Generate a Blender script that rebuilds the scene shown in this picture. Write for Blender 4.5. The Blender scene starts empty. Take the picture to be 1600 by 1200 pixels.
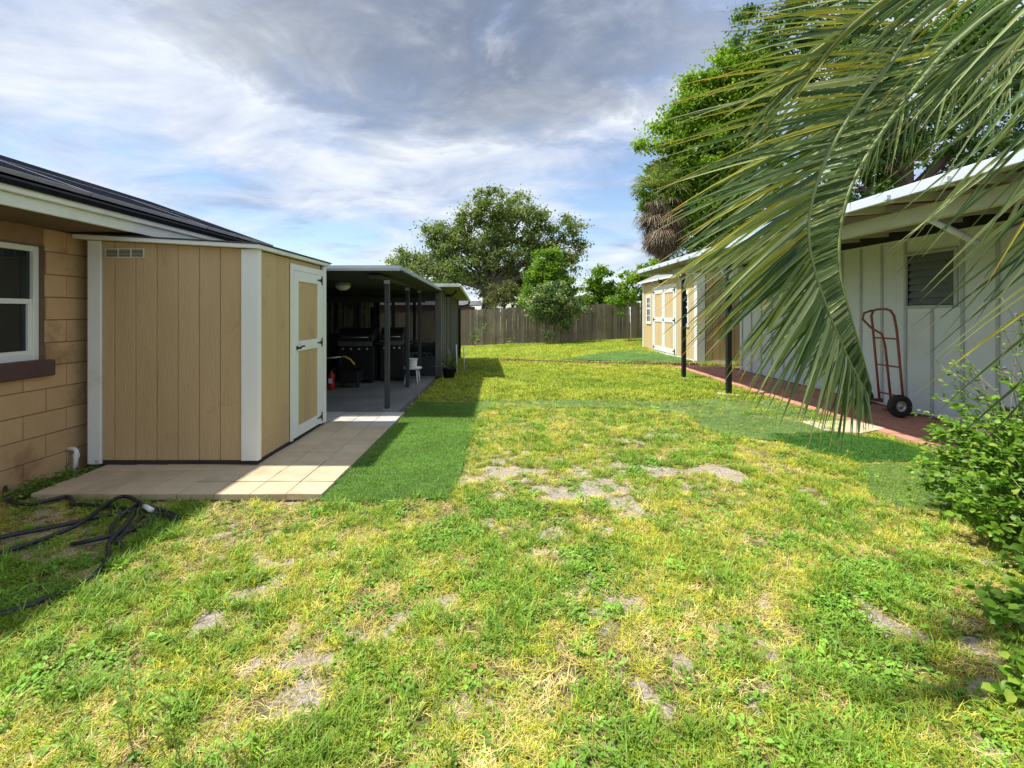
import bpy, bmesh, math, random
import numpy as np
from mathutils import Vector, Matrix, Euler
random.seed(7); RNG = np.random.default_rng(11)
sc = bpy.context.scene
COL = sc.collection
R = math.radians

# ------------------------------------------------------------------ camera
F, HX, HY, CH = 750.0, 790.0, 488.0, 1.5          # focal length, vanishing point (photo pixels), eye height
cam = bpy.data.cameras.new('camera'); cam_o = bpy.data.objects.new('camera', cam); COL.objects.link(cam_o)
cam_o.location = (0, 0, CH); cam_o.rotation_euler = (R(90), 0, 0)
cam.sensor_width = 36; cam.lens = 36*F/1600; cam.shift_x = (800-HX)/1600; cam.shift_y = -(600-HY)/1600
cam.clip_start = 0.05; cam.clip_end = 3000
sc.camera = cam_o
def at(px, py, Y): return Vector(((px-HX)/F*Y, Y, CH+(HY-py)/F*Y))
def gp(px, py, z=0.0):
    Y = F*(CH-z)/(py-HY); return ((px-HX)/F*Y, Y)

# ------------------------------------------------------------------ light
SUN_TO = Vector((-0.48, -0.03, 1.0)).normalized()
EXPOSURE = 1.08
sun = bpy.data.lights.new('sun', 'SUN'); sun.energy = 3.3; sun.angle = R(1.2); sun.color = (1.0, 0.95, 0.86)
sun_o = bpy.data.objects.new('sun', sun); COL.objects.link(sun_o)
sun_o.rotation_euler = (-SUN_TO).to_track_quat('-Z', 'Y').to_euler(); sun_o.location = (-20, -24, 40)
w = bpy.data.worlds.new('World'); sc.world = w; w.use_nodes = True
nt = w.node_tree; nt.nodes.clear()
def N(t, ty, **kw):
    n = t.nodes.new(ty)
    for k, v in kw.items():
        if k in n.inputs.keys() if isinstance(k, str) else False: n.inputs[k].default_value = v
        else: setattr(n, k, v)
    return n
def MA(t, op, a, b=None, c=None, clamp=False):
    n = t.nodes.new('ShaderNodeMath'); n.operation = op; n.use_clamp = clamp
    for i, v in enumerate((a, b, c)):
        if v is None: continue
        if isinstance(v, (int, float)): n.inputs[i].default_value = v
        else: t.links.new(v, n.inputs[i])
    return n.outputs[0]
def RAMP(t, fac, stops, interp='LINEAR'):
    n = t.nodes.new('ShaderNodeValToRGB'); cr = n.color_ramp; cr.interpolation = interp
    while len(cr.elements) < len(stops): cr.elements.new(0.5)
    for e, (p, c) in zip(cr.elements, stops):
        e.position = p; e.color = (*c, 1) if len(c) == 3 else c
    t.links.new(fac, n.inputs[0]); return n.outputs[0]
def MIXC(t, fac, a, b, mode='MIX'):
    n = t.nodes.new('ShaderNodeMix'); n.data_type = 'RGBA'; n.blend_type = mode
    for i, v in ((0, fac), (6, a), (7, b)):
        if isinstance(v, (int, float)): n.inputs[i].default_value = v
        elif isinstance(v, tuple): n.inputs[i].default_value = (*v, 1)
        else: t.links.new(v, n.inputs[i])
    return n.outputs[2]
sky = nt.nodes.new('ShaderNodeTexSky'); sky.sky_type = 'NISHITA'; sky.sun_disc = False
sky.sun_elevation = math.asin(SUN_TO.z); sky.sun_rotation = math.atan2(SUN_TO.x, SUN_TO.y) % (2*math.pi)
sky.air_density = 1.0; sky.dust_density = 0.3; sky.ozone_density = 2.0
bg = nt.nodes.new('ShaderNodeBackground'); bg.inputs[1].default_value = 0.09
tc = nt.nodes.new('ShaderNodeTexCoord'); sp = nt.nodes.new('ShaderNodeSeparateXYZ'); nt.links.new(tc.outputs['Generated'], sp.inputs[0])
zz = MA(nt, 'ADD', MA(nt, 'MAXIMUM', sp.outputs[2], 0.0), 0.16)
u = MA(nt, 'DIVIDE', sp.outputs[0], zz); v = MA(nt, 'DIVIDE', sp.outputs[1], zz)
cb = nt.nodes.new('ShaderNodeCombineXYZ'); nt.links.new(u, cb.inputs[0]); nt.links.new(v, cb.inputs[1])
def noise(t, vec, scale, detail=5, rough=0.55, dist=0.0):
    n = t.nodes.new('ShaderNodeTexNoise'); n.inputs['Scale'].default_value = scale; n.inputs['Detail'].default_value = detail
    n.inputs['Roughness'].default_value = rough; n.inputs['Distortion'].default_value = dist
    if vec is not None: t.links.new(vec, n.inputs['Vector'])
    return n.outputs['Fac']
mp = nt.nodes.new('ShaderNodeMapping'); nt.links.new(cb.outputs[0], mp.inputs[0]); mp.inputs['Location'].default_value = (3.1, 1.7, 0)
mp.inputs['Rotation'].default_value = (0, 0, 0.25); mp.inputs['Scale'].default_value = (1.0, 1.25, 1)
n1 = noise(nt, mp.outputs[0], 0.75, 9, 0.58, 0.25)
n2 = noise(nt, mp.outputs[0], 2.1, 9, 0.62, 0.5)
n3 = noise(nt, mp.outputs[0], 1.5, 9, 0.60, 0.5)
cover = MA(nt, 'ADD', MA(nt, 'MULTIPLY', n1, 0.72), MA(nt, 'MULTIPLY', n2, 0.28))
cover = MA(nt, 'SUBTRACT', cover, MA(nt, 'MULTIPLY', MA(nt, 'SUBTRACT', v, 2.3, clamp=True), 0.06))
cov = RAMP(nt, cover, [(0.38, (0.05,)*3), (0.46, (0.6,)*3), (0.53, (1, 1, 1))])
# a broad rain cloud overhead ahead of the camera, in the cloud layer's own plane
du = MA(nt, 'MULTIPLY', MA(nt, 'SUBTRACT', u, -0.08), 1.15); dv = MA(nt, 'MULTIPLY', MA(nt, 'SUBTRACT', v, 1.25), 1.35)
rr = MA(nt, 'ADD', MA(nt, 'MULTIPLY', du, du), MA(nt, 'MULTIPLY', dv, dv))
rr = MA(nt, 'ADD', rr, MA(nt, 'MULTIPLY', MA(nt, 'SUBTRACT', n2, 0.5), 3.0))
dark = RAMP(nt, rr, [(0.0, (1,)*3), (0.35, (0.85,)*3), (0.8, (0.30,)*3), (1.0, (0,)*3)])
ccol = RAMP(nt, n3, [(0.34, (0.40, 0.50, 0.70)), (0.47, (0.64, 0.72, 0.88)), (0.62, (0.88, 0.93, 1.0))])
ccol = MIXC(nt, MA(nt, 'MULTIPLY', dark, RAMP(nt, n2, [(0.34, (0.45,)*3), (0.56, (1,)*3)])), ccol, (0.19, 0.235, 0.33))
bgc = nt.nodes.new('ShaderNodeBackground'); bgc.inputs[1].default_value = 0.50; nt.links.new(ccol, bgc.inputs[0])
mixs = nt.nodes.new('ShaderNodeMixShader'); nt.links.new(MA(nt, 'MAXIMUM', cov, dark), mixs.inputs[0])
nt.links.new(sky.outputs[0], bg.inputs[0]); nt.links.new(bg.outputs[0], mixs.inputs[1]); nt.links.new(bgc.outputs[0], mixs.inputs[2])
wo = nt.nodes.new('ShaderNodeOutputWorld'); nt.links.new(mixs.outputs[0], wo.inputs[0])
sc.view_settings.view_transform = 'Standard'; sc.view_settings.look = 'None'
sc.view_settings.exposure = EXPOSURE; sc.view_settings.gamma = 1; sc.view_settings.use_curve_mapping = False
sc.render.engine = 'CYCLES'

# ------------------------------------------------------------------ numpy noise
def vnoise(x, y, s, seed=0):
    x = np.asarray(x, float)*s+seed*17.13; y = np.asarray(y, float)*s+seed*31.7
    xi = np.floor(x).astype(np.int64); yi = np.floor(y).astype(np.int64); xf = x-xi; yf = y-yi
    def h(a, b):
        n = (a*374761393+b*668265263+seed*974634777) & 0xffffffff
        n = ((n ^ (n >> 13))*1274126177) & 0xffffffff
        return ((n ^ (n >> 16)) & 0xffff)/65535.0
    sx = xf*xf*(3-2*xf); sy = yf*yf*(3-2*yf)
    return (h(xi, yi)*(1-sx)+h(xi+1, yi)*sx)*(1-sy)+(h(xi, yi+1)*(1-sx)+h(xi+1, yi+1)*sx)*sy
def fbm(x, y, s, seed=0, o=4):
    r = 0; a = 0.5; t = 0
    for i in range(o): r = r+a*vnoise(x, y, s*2**i, seed+i); t += a; a *= 0.55
    return r/t
def sstep(a, b, x): t = np.clip((x-a)/(b-a), 0, 1); return t*t*(3-2*t)
def gz(x, y):                                         # lawn height
    x = np.asarray(x, float); y = np.asarray(y, float)
    base = 0.043*(np.clip(x, -6, 12)-2.2)*sstep(15, 23, y)
    flat = sstep(-1.0, -0.2, x)*(1-sstep(4.0, 4.5, x))
    return base+flat*(fbm(x, y, 1.3, 5, 3)-0.5)*0.05-0.004
def gzf(x, y): return float(gz(x, y))

# ------------------------------------------------------------------ materials
MATS = {}
def mat(name, c1, c2=None, rough=0.7, scale=6.0, bump=0.0, bscale=60.0, metal=0.0, rnd=0.0, stretch=None, detail=5, spec=0.5, dirt=None, transl=0.0, alpha=None, coord='Object'):
    if name in MATS: return MATS[name]
    m = bpy.data.materials.new(name); m.use_nodes = True; t = m.node_tree; b = t.nodes['Principled BSDF']
    b.inputs['Roughness'].default_value = rough; b.inputs['Metallic'].default_value = metal; b.inputs['Specular IOR Level'].default_value = spec
    c2 = c2 or tuple(min(1, x*1.18) for x in c1)
    tx = t.nodes.new('ShaderNodeTexCoord'); g = t.nodes.new('ShaderNodeNewGeometry')
    vec = g.outputs['Position'] if coord == 'World' else tx.outputs['Object']
    if stretch:
        mpn = t.nodes.new('ShaderNodeMapping'); mpn.inputs['Scale'].default_value = stretch; t.links.new(vec, mpn.inputs[0]); vs = mpn.outputs[0]
    else: vs = vec
    f = noise(t, vs, scale, detail, 0.6)
    fac = RAMP(t, f, [(0.3, (0, 0, 0)), (0.7, (1, 1, 1))])
    col = MIXC(t, fac, c1, c2)
    if rnd:
        oi = t.nodes.new('ShaderNodeObjectInfo')
        hv = t.nodes.new('ShaderNodeHueSaturation'); t.links.new(col, hv.inputs['Color'])
        t.links.new(MA(t, 'MULTIPLY_ADD', oi.outputs['Random'], 2*rnd, 1-rnd), hv.inputs['Value']); col = hv.outputs[0]
    if dirt:
        dcol, dsc, lo, hi = dirt
        d = RAMP(t, noise(t, g.outputs['Position'], dsc, 6, 0.65), [(lo, (0, 0, 0)), (hi, (1, 1, 1))])
        col = MIXC(t, d, col, dcol)
    t.links.new(col, b.inputs['Base Color'])
    if bump:
        bn = t.nodes.new('ShaderNodeBump'); bn.inputs['Strength'].default_value = min(1, bump); bn.inputs['Distance'].default_value = 0.01
        t.links.new(noise(t, vs, bscale, 4, 0.6), bn.inputs['Height']); t.links.new(bn.outputs[0], b.inputs['Normal'])
    if transl:
        tr = t.nodes.new('ShaderNodeBsdfTranslucent'); t.links.new(col, tr.inputs[0]); mx = t.nodes.new('ShaderNodeMixShader'); mx.inputs[0].default_value = transl
        o = t.nodes['Material Output']; t.links.new(b.outputs[0], mx.inputs[1]); t.links.new(tr.outputs[0], mx.inputs[2]); t.links.new(mx.outputs[0], o.inputs[0])
    if alpha is not None:
        tr = t.nodes.new('ShaderNodeBsdfTransparent'); mx = t.nodes.new('ShaderNodeMixShader'); mx.inputs[0].default_value = alpha
        o = t.nodes['Material Output']; t.links.new(tr.outputs[0], mx.inputs[1]); t.links.new(b.outputs[0], mx.inputs[2]); t.links.new(mx.outputs[0], o.inputs[0])
    MATS[name] = m; return m
def leafmat(name, stops, transl=0.3, rough=0.5, attr='rnd', inst=False, spec=0.35):
    m = bpy.data.materials.new(name); m.use_nodes = True; t = m.node_tree; b = t.nodes['Principled BSDF']
    a = t.nodes.new('ShaderNodeAttribute'); a.attribute_name = attr
    if inst: a.attribute_type = 'INSTANCER'; col = a.outputs['Color']
    else: col = RAMP(t, a.outputs['Fac'], stops)
    b.inputs['Roughness'].default_value = rough; b.inputs['Specular IOR Level'].default_value = spec
    t.links.new(col, b.inputs['Base Color'])
    tr = t.nodes.new('ShaderNodeBsdfTranslucent'); mx = t.nodes.new('ShaderNodeMixShader'); mx.inputs[0].default_value = transl
    t.links.new(MIXC(t, 1.0, col, (1.25, 1.3, 0.7), 'MULTIPLY'), tr.inputs[0])
    o = t.nodes['Material Output']; t.links.new(b.outputs[0], mx.inputs[1]); t.links.new(tr.outputs[0], mx.inputs[2]); t.links.new(mx.outputs[0], o.inputs[0])
    MATS[name] = m; return m

M_tan = mat('tan_siding', (0.52, 0.365, 0.185), (0.59, 0.425, 0.23), 0.75, 3, 0.9, 75, rnd=0.035, stretch=(1, 1, 0.16), dirt=((0.24, 0.16, 0.08), 2.2, 0.60, 0.92))
M_yel = mat('yellow_siding', (0.60, 0.44, 0.22), (0.66, 0.50, 0.27), 0.75, 3, 0.4, 80, rnd=0.03, stretch=(1, 1, 0.16))
M_white = mat('white_paint', (0.78, 0.80, 0.76), (0.84, 0.85, 0.82), 0.55, 4, 0.15, 60, stretch=(1, 1, 0.3), dirt=((0.50, 0.50, 0.42), 3.0, 0.62, 1.0))
M_cream = mat('cream_fascia', (0.66, 0.68, 0.60), (0.74, 0.76, 0.69), 0.5, 3, 0.1, 40, dirt=((0.32, 0.32, 0.26), 4.0, 0.56, 0.95))
M_block = mat('painted_block', (0.60, 0.385, 0.195), (0.67, 0.445, 0.245), 0.9, 5, 0.8, 140, rnd=0.06, dirt=((0.33, 0.18, 0.085), 2.4, 0.52, 0.72))
M_mortar = mat('painted_mortar', (0.27, 0.165, 0.09), (0.33, 0.21, 0.12), 0.95, 8, 0.5, 90)
M_sill = mat('brown_sill', (0.085, 0.045, 0.045), (0.11, 0.06, 0.055), 0.7, 8, 0.3, 60)
M_reveal = mat('brown_reveal', (0.16, 0.10, 0.07), (0.20, 0.13, 0.09), 0.85, 8, 0.3, 60)
M_glass = mat('dark_glass', (0.012, 0.02, 0.022), (0.016, 0.026, 0.028), 0.04, 1, spec=0.7)
M_roof = mat('dark_shingle', (0.035, 0.035, 0.04), (0.06, 0.06, 0.065), 0.9, 20, 0.8, 70)
M_panel = mat('solar_panel_black', (0.010, 0.012, 0.02), (0.014, 0.016, 0.026), 0.9, 2, spec=0.0)
M_alu = mat('aluminium', (0.42, 0.43, 0.45), (0.50, 0.51, 0.53), 0.4, 6, metal=0.7)
M_black = mat('black_metal', (0.009, 0.009, 0.010), (0.014, 0.014, 0.016), 0.45, 6)
M_post = mat('charcoal_post', (0.026, 0.030, 0.036), (0.04, 0.045, 0.052), 0.5, 8, 0.1, 50, dirt=((0.10, 0.10, 0.10), 9, 0.62, 0.9))
M_skid = mat('dark_skid', (0.028, 0.024, 0.022), (0.05, 0.04, 0.035), 0.9, 8, 0.3, 60)
M_paver = mat('sand_paver', (0.50, 0.40, 0.26), (0.58, 0.475, 0.325), 0.9, 5, 0.35, 120, rnd=0.07, dirt=((0.30, 0.245, 0.14), 1.9, 0.50, 0.85))
M_paver2 = mat('grey_paver', (0.46, 0.44, 0.40), (0.54, 0.52, 0.48), 0.9, 5, 0.35, 120, rnd=0.07, dirt=((0.33, 0.30, 0.25), 2.4, 0.50, 0.9))
M_red = mat('red_paver', (0.50, 0.215, 0.145), (0.60, 0.29, 0.20), 0.9, 5, 0.5, 90, rnd=0.12, dirt=((0.36, 0.20, 0.14), 2.4, 0.50, 0.85))
M_bed = mat('joint_sand', (0.17, 0.12, 0.08), (0.24, 0.17, 0.11), 0.95, 20, 0.5, 80)
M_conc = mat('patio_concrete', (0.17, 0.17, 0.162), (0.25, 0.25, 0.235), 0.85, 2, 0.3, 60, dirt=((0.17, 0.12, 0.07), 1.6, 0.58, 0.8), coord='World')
M_under = mat('dark_green_paint', (0.045, 0.055, 0.053), (0.06, 0.072, 0.07), 0.7, 4)
M_roofedge = mat('galvanised', (0.33, 0.37, 0.41), (0.42, 0.46, 0.50), 0.5, 6, metal=0.15)
M_porchwood = mat('porch_boards', (0.085, 0.085, 0.075), (0.14, 0.135, 0.12), 0.8, 6, 0.3, 50, rnd=0.2, stretch=(1, 1, 0.15))
M_screen = mat('insect_screen', (0.012, 0.016, 0.018), (0.018, 0.022, 0.024), 0.8, 3, alpha=0.36)
M_kick = mat('kick_panel', (0.018, 0.021, 0.026), (0.028, 0.032, 0.038), 0.6, 4)
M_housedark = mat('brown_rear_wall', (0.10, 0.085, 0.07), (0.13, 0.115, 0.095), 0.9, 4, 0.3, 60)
M_fence = mat('weathered_plank', (0.16, 0.125, 0.09), (0.34, 0.285, 0.215), 0.9, 3.0, 0.5, 40, rnd=0.30, stretch=(3, 3, 0.22), dirt=((0.07, 0.065, 0.04), 1.2, 0.5, 0.85))
M_wallw = mat('white_sheet_wall', (0.66, 0.74, 0.75), (0.72, 0.80, 0.81), 0.55, 2, 0.1, 40, stretch=(1, 1, 0.4), dirt=((0.42, 0.44, 0.38), 1.8, 0.58, 0.95))
M_rib = mat('sheet_wall_rib', (0.42, 0.46, 0.46), (0.50, 0.55, 0.54), 0.6, 4, dirt=((0.28, 0.28, 0.25), 4, 0.55, 0.9))
M_cedar = mat('red_brown_deck', (0.16, 0.06, 0.03), (0.25, 0.11, 0.06), 0.85, 6, 0.4, 50, stretch=(1, 0.1, 1))
M_olive = mat('pale_green_wood', (0.46, 0.47, 0.36), (0.55, 0.56, 0.45), 0.75, 6, 0.2, 50, stretch=(1, 0.2, 1))
M_shing = mat('grey_shingle', (0.20, 0.21, 0.22), (0.30, 0.31, 0.32), 0.95, 25, 0.6, 60)
M_redtube = mat('rusty_red_tube', (0.20, 0.045, 0.035), (0.30, 0.075, 0.055), 0.5, 12, 0.2, 60, dirt=((0.14, 0.06, 0.04), 12, 0.55, 0.8))
M_rubber = mat('rubber', (0.016, 0.016, 0.017), (0.024, 0.024, 0.025), 0.75, 20, 0.2, 80)
M_hose = mat('black_hose', (0.014, 0.017, 0.026), (0.022, 0.026, 0.036), 0.36, 20)
M_steel = mat('steel', (0.5, 0.5, 0.5), (0.6, 0.6, 0.6), 0.3, 10, metal=0.9)
M_wplastic = mat('white_plastic', (0.74, 0.75, 0.73), (0.8, 0.8, 0.78), 0.5, 6)
M_pot = mat('black_pot', (0.015, 0.015, 0.016), None, 0.5, 6)
M_redx = mat('red_enamel', (0.45, 0.02, 0.015), (0.5, 0.03, 0.02), 0.3, 6)
M_yelp = mat('yellow_plastic', (0.65, 0.42, 0.03), (0.7, 0.46, 0.04), 0.45, 6)
M_dome = mat('lamp_dome', (0.75, 0.75, 0.68), None, 0.4, 6)
M_bark = mat('bark', (0.075, 0.06, 0.045), (0.14, 0.115, 0.09), 0.95, 9, 0.9, 30, stretch=(1, 1, 0.25))
M_barkl = mat('light_bark', (0.20, 0.17, 0.13), (0.29, 0.25, 0.20), 0.95, 9, 0.7, 40, stretch=(1, 1, 0.25))
M_sheet = mat('turf_backing', (0.05, 0.11, 0.025), (0.08, 0.16, 0.035), 0.95, 9, 0.4, 80)
M_edgeb = mat('edging_brick', (0.30, 0.17, 0.10), (0.42, 0.27, 0.17), 0.9, 12, 0.5, 60, rnd=0.25)
M_bluew = mat('neighbour_white', (0.60, 0.66, 0.74), (0.68, 0.73, 0.80), 0.6, 3)
M_brickd = mat('neighbour_wall', (0.13, 0.08, 0.06), (0.18, 0.11, 0.08), 0.9, 6)
M_stone = mat('pale_slab', (0.50, 0.43, 0.30), (0.60, 0.53, 0.38), 0.9, 6, 0.4, 80)

# ------------------------------------------------------------------ mesh helpers
def wloc(o):
    v = Vector((0, 0, 0))
    while o: v += o.location; o = o.parent
    return v
def thing(name, label, cat, loc=(0, 0, 0), group=None, kind=None):
    o = bpy.data.objects.new(name, None); COL.objects.link(o); o.location = loc; o.empty_display_size = 0.1
    tag(o, label, cat, group, kind); return o
def tag(o, label=None, cat=None, group=None, kind=None):
    if label: o['label'] = label
    if cat: o['category'] = cat
    if group: o['group'] = group
    if kind: o['kind'] = kind
    return o
class MB:
    def __init__(s): s.v = []; s.f = []; s.sm = []
    def add(s, vs, fs, smooth=False):
        n = len(s.v); s.v += [tuple(p) for p in vs]; s.f += [tuple(i+n for i in f) for f in fs]; s.sm += [smooth]*len(fs); return s
    def box(s, x0, x1, y0, y1, z0, z1):
        if x0 > x1: x0, x1 = x1, x0
        if y0 > y1: y0, y1 = y1, y0
        if z0 > z1: z0, z1 = z1, z0
        return s.add([(x0, y0, z0), (x1, y0, z0), (x1, y1, z0), (x0, y1, z0), (x0, y0, z1), (x1, y0, z1), (x1, y1, z1), (x0, y1, z1)],
                     [(0, 3, 2, 1), (4, 5, 6, 7), (0, 1, 5, 4), (1, 2, 6, 5), (2, 3, 7, 6), (3, 0, 4, 7)])
    def prism(s, pts, axis, a, b):                     # pts: polygon in the two other axes, extruded a..b
        n = len(pts)
        def mk(p, q):
            return {'x': (q, p[0], p[1]), 'y': (p[0], q, p[1]), 'z': (p[0], p[1], q)}[axis]
        vs = [mk(p, a) for p in pts]+[mk(p, b) for p in pts]
        fs = [tuple(range(n))[::-1], tuple(range(n, 2*n))]+[(i, (i+1) % n, n+(i+1) % n, n+i) for i in range(n)]
        return s.add(vs, fs)
    def tube(s, pts, r, seg=8, r2=None, cap=True):
        pts = [Vector(p) for p in pts]; n = len(pts); vs = []; fs = []
        up = Vector((0, 0, 1)); t0 = (pts[1]-pts[0]).normalized()
        a = t0.cross(up); a = a.normalized() if a.length > 1e-3 else Vector((1, 0, 0))
        for i, p in enumerate(pts):
            t = (pts[min(i+1, n-1)]-pts[max(i-1, 0)]).normalized()
            a = (a-t*a.dot(t)); a = a.normalized() if a.length > 1e-5 else t.orthogonal().normalized()
            b = t.cross(a); k = i/(n-1)
            rad = r(k) if callable(r) else (r if r2 is None else r+(r2-r)*k)
            for j in range(seg):
                an = 2*math.pi*j/seg; vs.append(p+(a*math.cos(an)+b*math.sin(an))*rad)
        for i in range(n-1):
            for j in range(seg): fs.append((i*seg+j, i*seg+(j+1) % seg, (i+1)*seg+(j+1) % seg, (i+1)*seg+j))
        if cap: fs += [tuple(range(seg))[::-1], tuple(range((n-1)*seg, n*seg))]
        return s.add(vs, fs, True)
    def lathe(s, prof, c, seg=16, axis='z'):
        vs = []; fs = []; n = len(prof)
        for r, h in prof:
            for j in range(seg):
                an = 2*math.pi*j/seg; p = (r*math.cos(an), r*math.sin(an), h)
                if axis == 'x': p = (p[2], p[0], p[1])
                if axis == 'y': p = (p[0], p[2], p[1])
                vs.append((p[0]+c[0], p[1]+c[1], p[2]+c[2]))
        for i in range(n-1):
            for j in range(seg): fs.append((i*seg+j, i*seg+(j+1) % seg, (i+1)*seg+(j+1) % seg, (i+1)*seg+j))
        return s.add(vs, fs, True)
    def build(s, name, m, parent=None, bevel=0.0, local=False):
        me = bpy.data.meshes.new(name); off = Vector((0, 0, 0)) if (local or parent is None) else wloc(parent)
        me.from_pydata([(x-off.x, y-off.y, z-off.z) for x, y, z in s.v], [], s.f)
        me.polygons.foreach_set('use_smooth', s.sm); me.materials.append(m)
        bm = bmesh.new(); bm.from_mesh(me); bmesh.ops.recalc_face_normals(bm, faces=bm.faces); bm.to_mesh(me); bm.free()
        o = bpy.data.objects.new(name, me); COL.objects.link(o); o.parent = parent
        if bevel:
            bv = o.modifiers.new('bevel', 'BEVEL'); bv.width = bevel; bv.segments = 1 if bevel < 0.004 else 2; bv.limit_method = 'ANGLE'; bv.angle_limit = R(40)
        return o
def B(name, m, parent, *boxes, bevel=0.0):
    mb = MB()
    for b in boxes: mb.box(*b)
    return mb.build(name, m, parent, bevel)
_cache = {}
def piece(name, key, maker, m, parent, loc, rot=(0, 0, 0), bevel=0.0):
    """an object that shares its mesh with every piece of the same key; loc is in world space"""
    k = (name,)+tuple(key)
    if k not in _cache:
        o = maker().build(name, m, None, bevel, local=True); _cache[k] = o
        o['_'] = 1; del o['_']
    else:
        s = _cache[k]; o = s.copy(); COL.objects.link(o)
        o.name = name
    o.parent = parent; o.location = Vector(loc)-(wloc(parent) if parent else Vector((0, 0, 0))); o.rotation_euler = rot
    return o
def copy_tree(o, parent=None):
    c = o.copy(); COL.objects.link(c); c.parent = parent
    for ch in list(o.children): copy_tree(ch, c)
    return c
def npmesh(name, V, Fq, m, parent=None, rnd=None, smooth=False):
    me = bpy.data.meshes.new(name); V = np.asarray(V, np.float32); Fq = np.asarray(Fq, np.int32)
    if parent is not None: V = V-np.array(wloc(parent), np.float32)
    k = Fq.shape[1]; me.vertices.add(len(V)); me.vertices.foreach_set('co', V.ravel())
    me.loops.add(Fq.size); me.loops.foreach_set('vertex_index', Fq.ravel())
    me.polygons.add(len(Fq)); me.polygons.foreach_set('loop_start', np.arange(0, Fq.size, k, dtype=np.int32)); me.polygons.foreach_set('loop_total', np.full(len(Fq), k, np.int32))
    me.update(calc_edges=True)
    if rnd is not None:
        a = me.attributes.new('rnd', 'FLOAT', 'FACE'); a.data.foreach_set('value', np.asarray(rnd, np.float32))
    if smooth: me.polygons.foreach_set('use_smooth', np.ones(len(Fq), bool))
    me.materials.append(m)
    o = bpy.data.objects.new(name, me); COL.objects.link(o); o.parent = parent; return o
def unit(a): return a/np.maximum(np.linalg.norm(a, axis=-1, keepdims=True), 1e-6)
def diamonds(C, s, rng, up=0.35, aspect=0.55):
    n = len(C); U = unit(rng.normal(size=(n, 3))); nn = unit(rng.normal(size=(n, 3))+np.array([0, 0, up*2])); V = unit(np.cross(nn, U)); U = unit(np.cross(V, nn))
    s = np.asarray(s).reshape(-1, 1)
    P = np.stack([C-U*s*.5, C+V*s*.5*aspect+U*s*.05, C+U*s*.5, C-V*s*.5*aspect+U*s*.05], 1).reshape(-1, 3)
    return P, np.arange(4*n).reshape(n, 4)
LT = np.array([[0, 0, 0], [.28, .36, .10], [.68, .34, .10], [1, 0, -.06], [.30, 0, 0], [.70, 0, 0], [.28, -.36, .10], [.68, -.34, .10]])
LFq = [(0, 4, 1, 1), (4, 5, 2, 1), (5, 3, 2, 2), (0, 6, 4, 4), (4, 6, 7, 5), (5, 7, 3, 3)]
LF3 = np.array([(0, 4, 1), (4, 5, 2), (4, 2, 1), (5, 3, 2), (0, 6, 4), (4, 6, 7), (4, 7, 5), (5, 7, 3)])
def leaves(C, D, Nn, L, W):
    """proper little folded leaves: base C, direction D, normal Nn, length L, width factor W"""
    D = unit(D); S = unit(np.cross(Nn, D)); Nn = unit(np.cross(D, S)); L = np.asarray(L).reshape(-1, 1, 1)
    P = C[:, None, :]+(D[:, None, :]*LT[None, :, 0:1]+S[:, None, :]*LT[None, :, 1:2]*W+Nn[:, None, :]*LT[None, :, 2:3])*L
    n = len(C); Fc = (LF3[None]+8*np.arange(n)[:, None, None]).reshape(-1, 3)
    return P.reshape(-1, 3), Fc

# ------------------------------------------------------------------ ground
def G2(x, y, cx, cy, sx, sy, a=0.0):
    c, s = math.cos(a), math.sin(a); dx = (x-cx)*c+(y-cy)*s; dy = -(x-cx)*s+(y-cy)*c
    return np.exp(-(dx/sx)**2-(dy/sy)**2)
PATCH = [(*gp(545+290, 760), .50, .42, 0, 1.15), (*gp(930, 780), .45, .36, 0, 1.15), (*gp(1100, 735), .60, .36, 0, 1.1), (*gp(780, 720), .38, .5, 0, 1.05), (*gp(900, 720), .6, .4, 0, .75), (*gp(1190, 755), .3, .2, 0, .9),
         (*gp(850, 830), .30, .16, 0, .7), (*gp(300, 985), .08, .45, -.3, 1.15), (*gp(225, 1080), .08, .18, -.2, .9), (*gp(480, 865), .22, .09, .2, .8), (*gp(380, 925), .14, .10, .3, .8),
         (*gp(1345, 855), .32, .14, 0, 1.1), (*gp(1500, 1000), .20, .12, 0, 1.3), (*gp(1560, 1070), .16, .08, 0, 1.2), (*gp(1120, 930), .16, .1, 0, .8), (*gp(790, 970), .10, .12, 0, .9),
         (*gp(840, 905), .18, .08, 0, .8), (*gp(1440, 880), .3, .12, 0, .8), (*gp(690, 1060), .1, .08, 0, .5), (*gp(1000, 735), .4, .25, 0, .6), (*gp(640, 628), .5, .18, 0, .9), (*gp(755, 563), .9, .12, 0, 1.6)]
def bare(x, y):
    x = np.asarray(x, float); y = np.asarray(y, float); s = 0
    for cx, cy, sx, sy, a, k in PATCH: s = s+k*G2(x, y, cx, cy, sx, sy, a)
    n = fbm(x, y, 4.5, 21, 4); n2 = fbm(x, y, 1.1, 31, 3)
    near = 1-sstep(5.5, 8, y)
    n3 = fbm(x, y, 13, 61, 3)
    return np.clip(sstep(.50, .95, s*.50+(n-.5)*2.1+(n3-.5)*1.7+.13)*(s > .05)+near*.72*sstep(.56, .68, n*.5+n3*.3+n2*.2), 0, 1)
def axis_vals(lo, a, b, hi, st, st2):
    return np.unique(np.round(np.concatenate([np.arange(lo, a, st2), np.arange(a, b, st), np.arange(b, hi+st2, st2)]), 4))
def paved(x, y):
    return ((x < -1.46) & (y > 3.8) & (y < 15.3)) | ((x > 4.62) & (x < 12) & (y > 2) & (y < 13.7)) | (x < -4.05)
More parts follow.
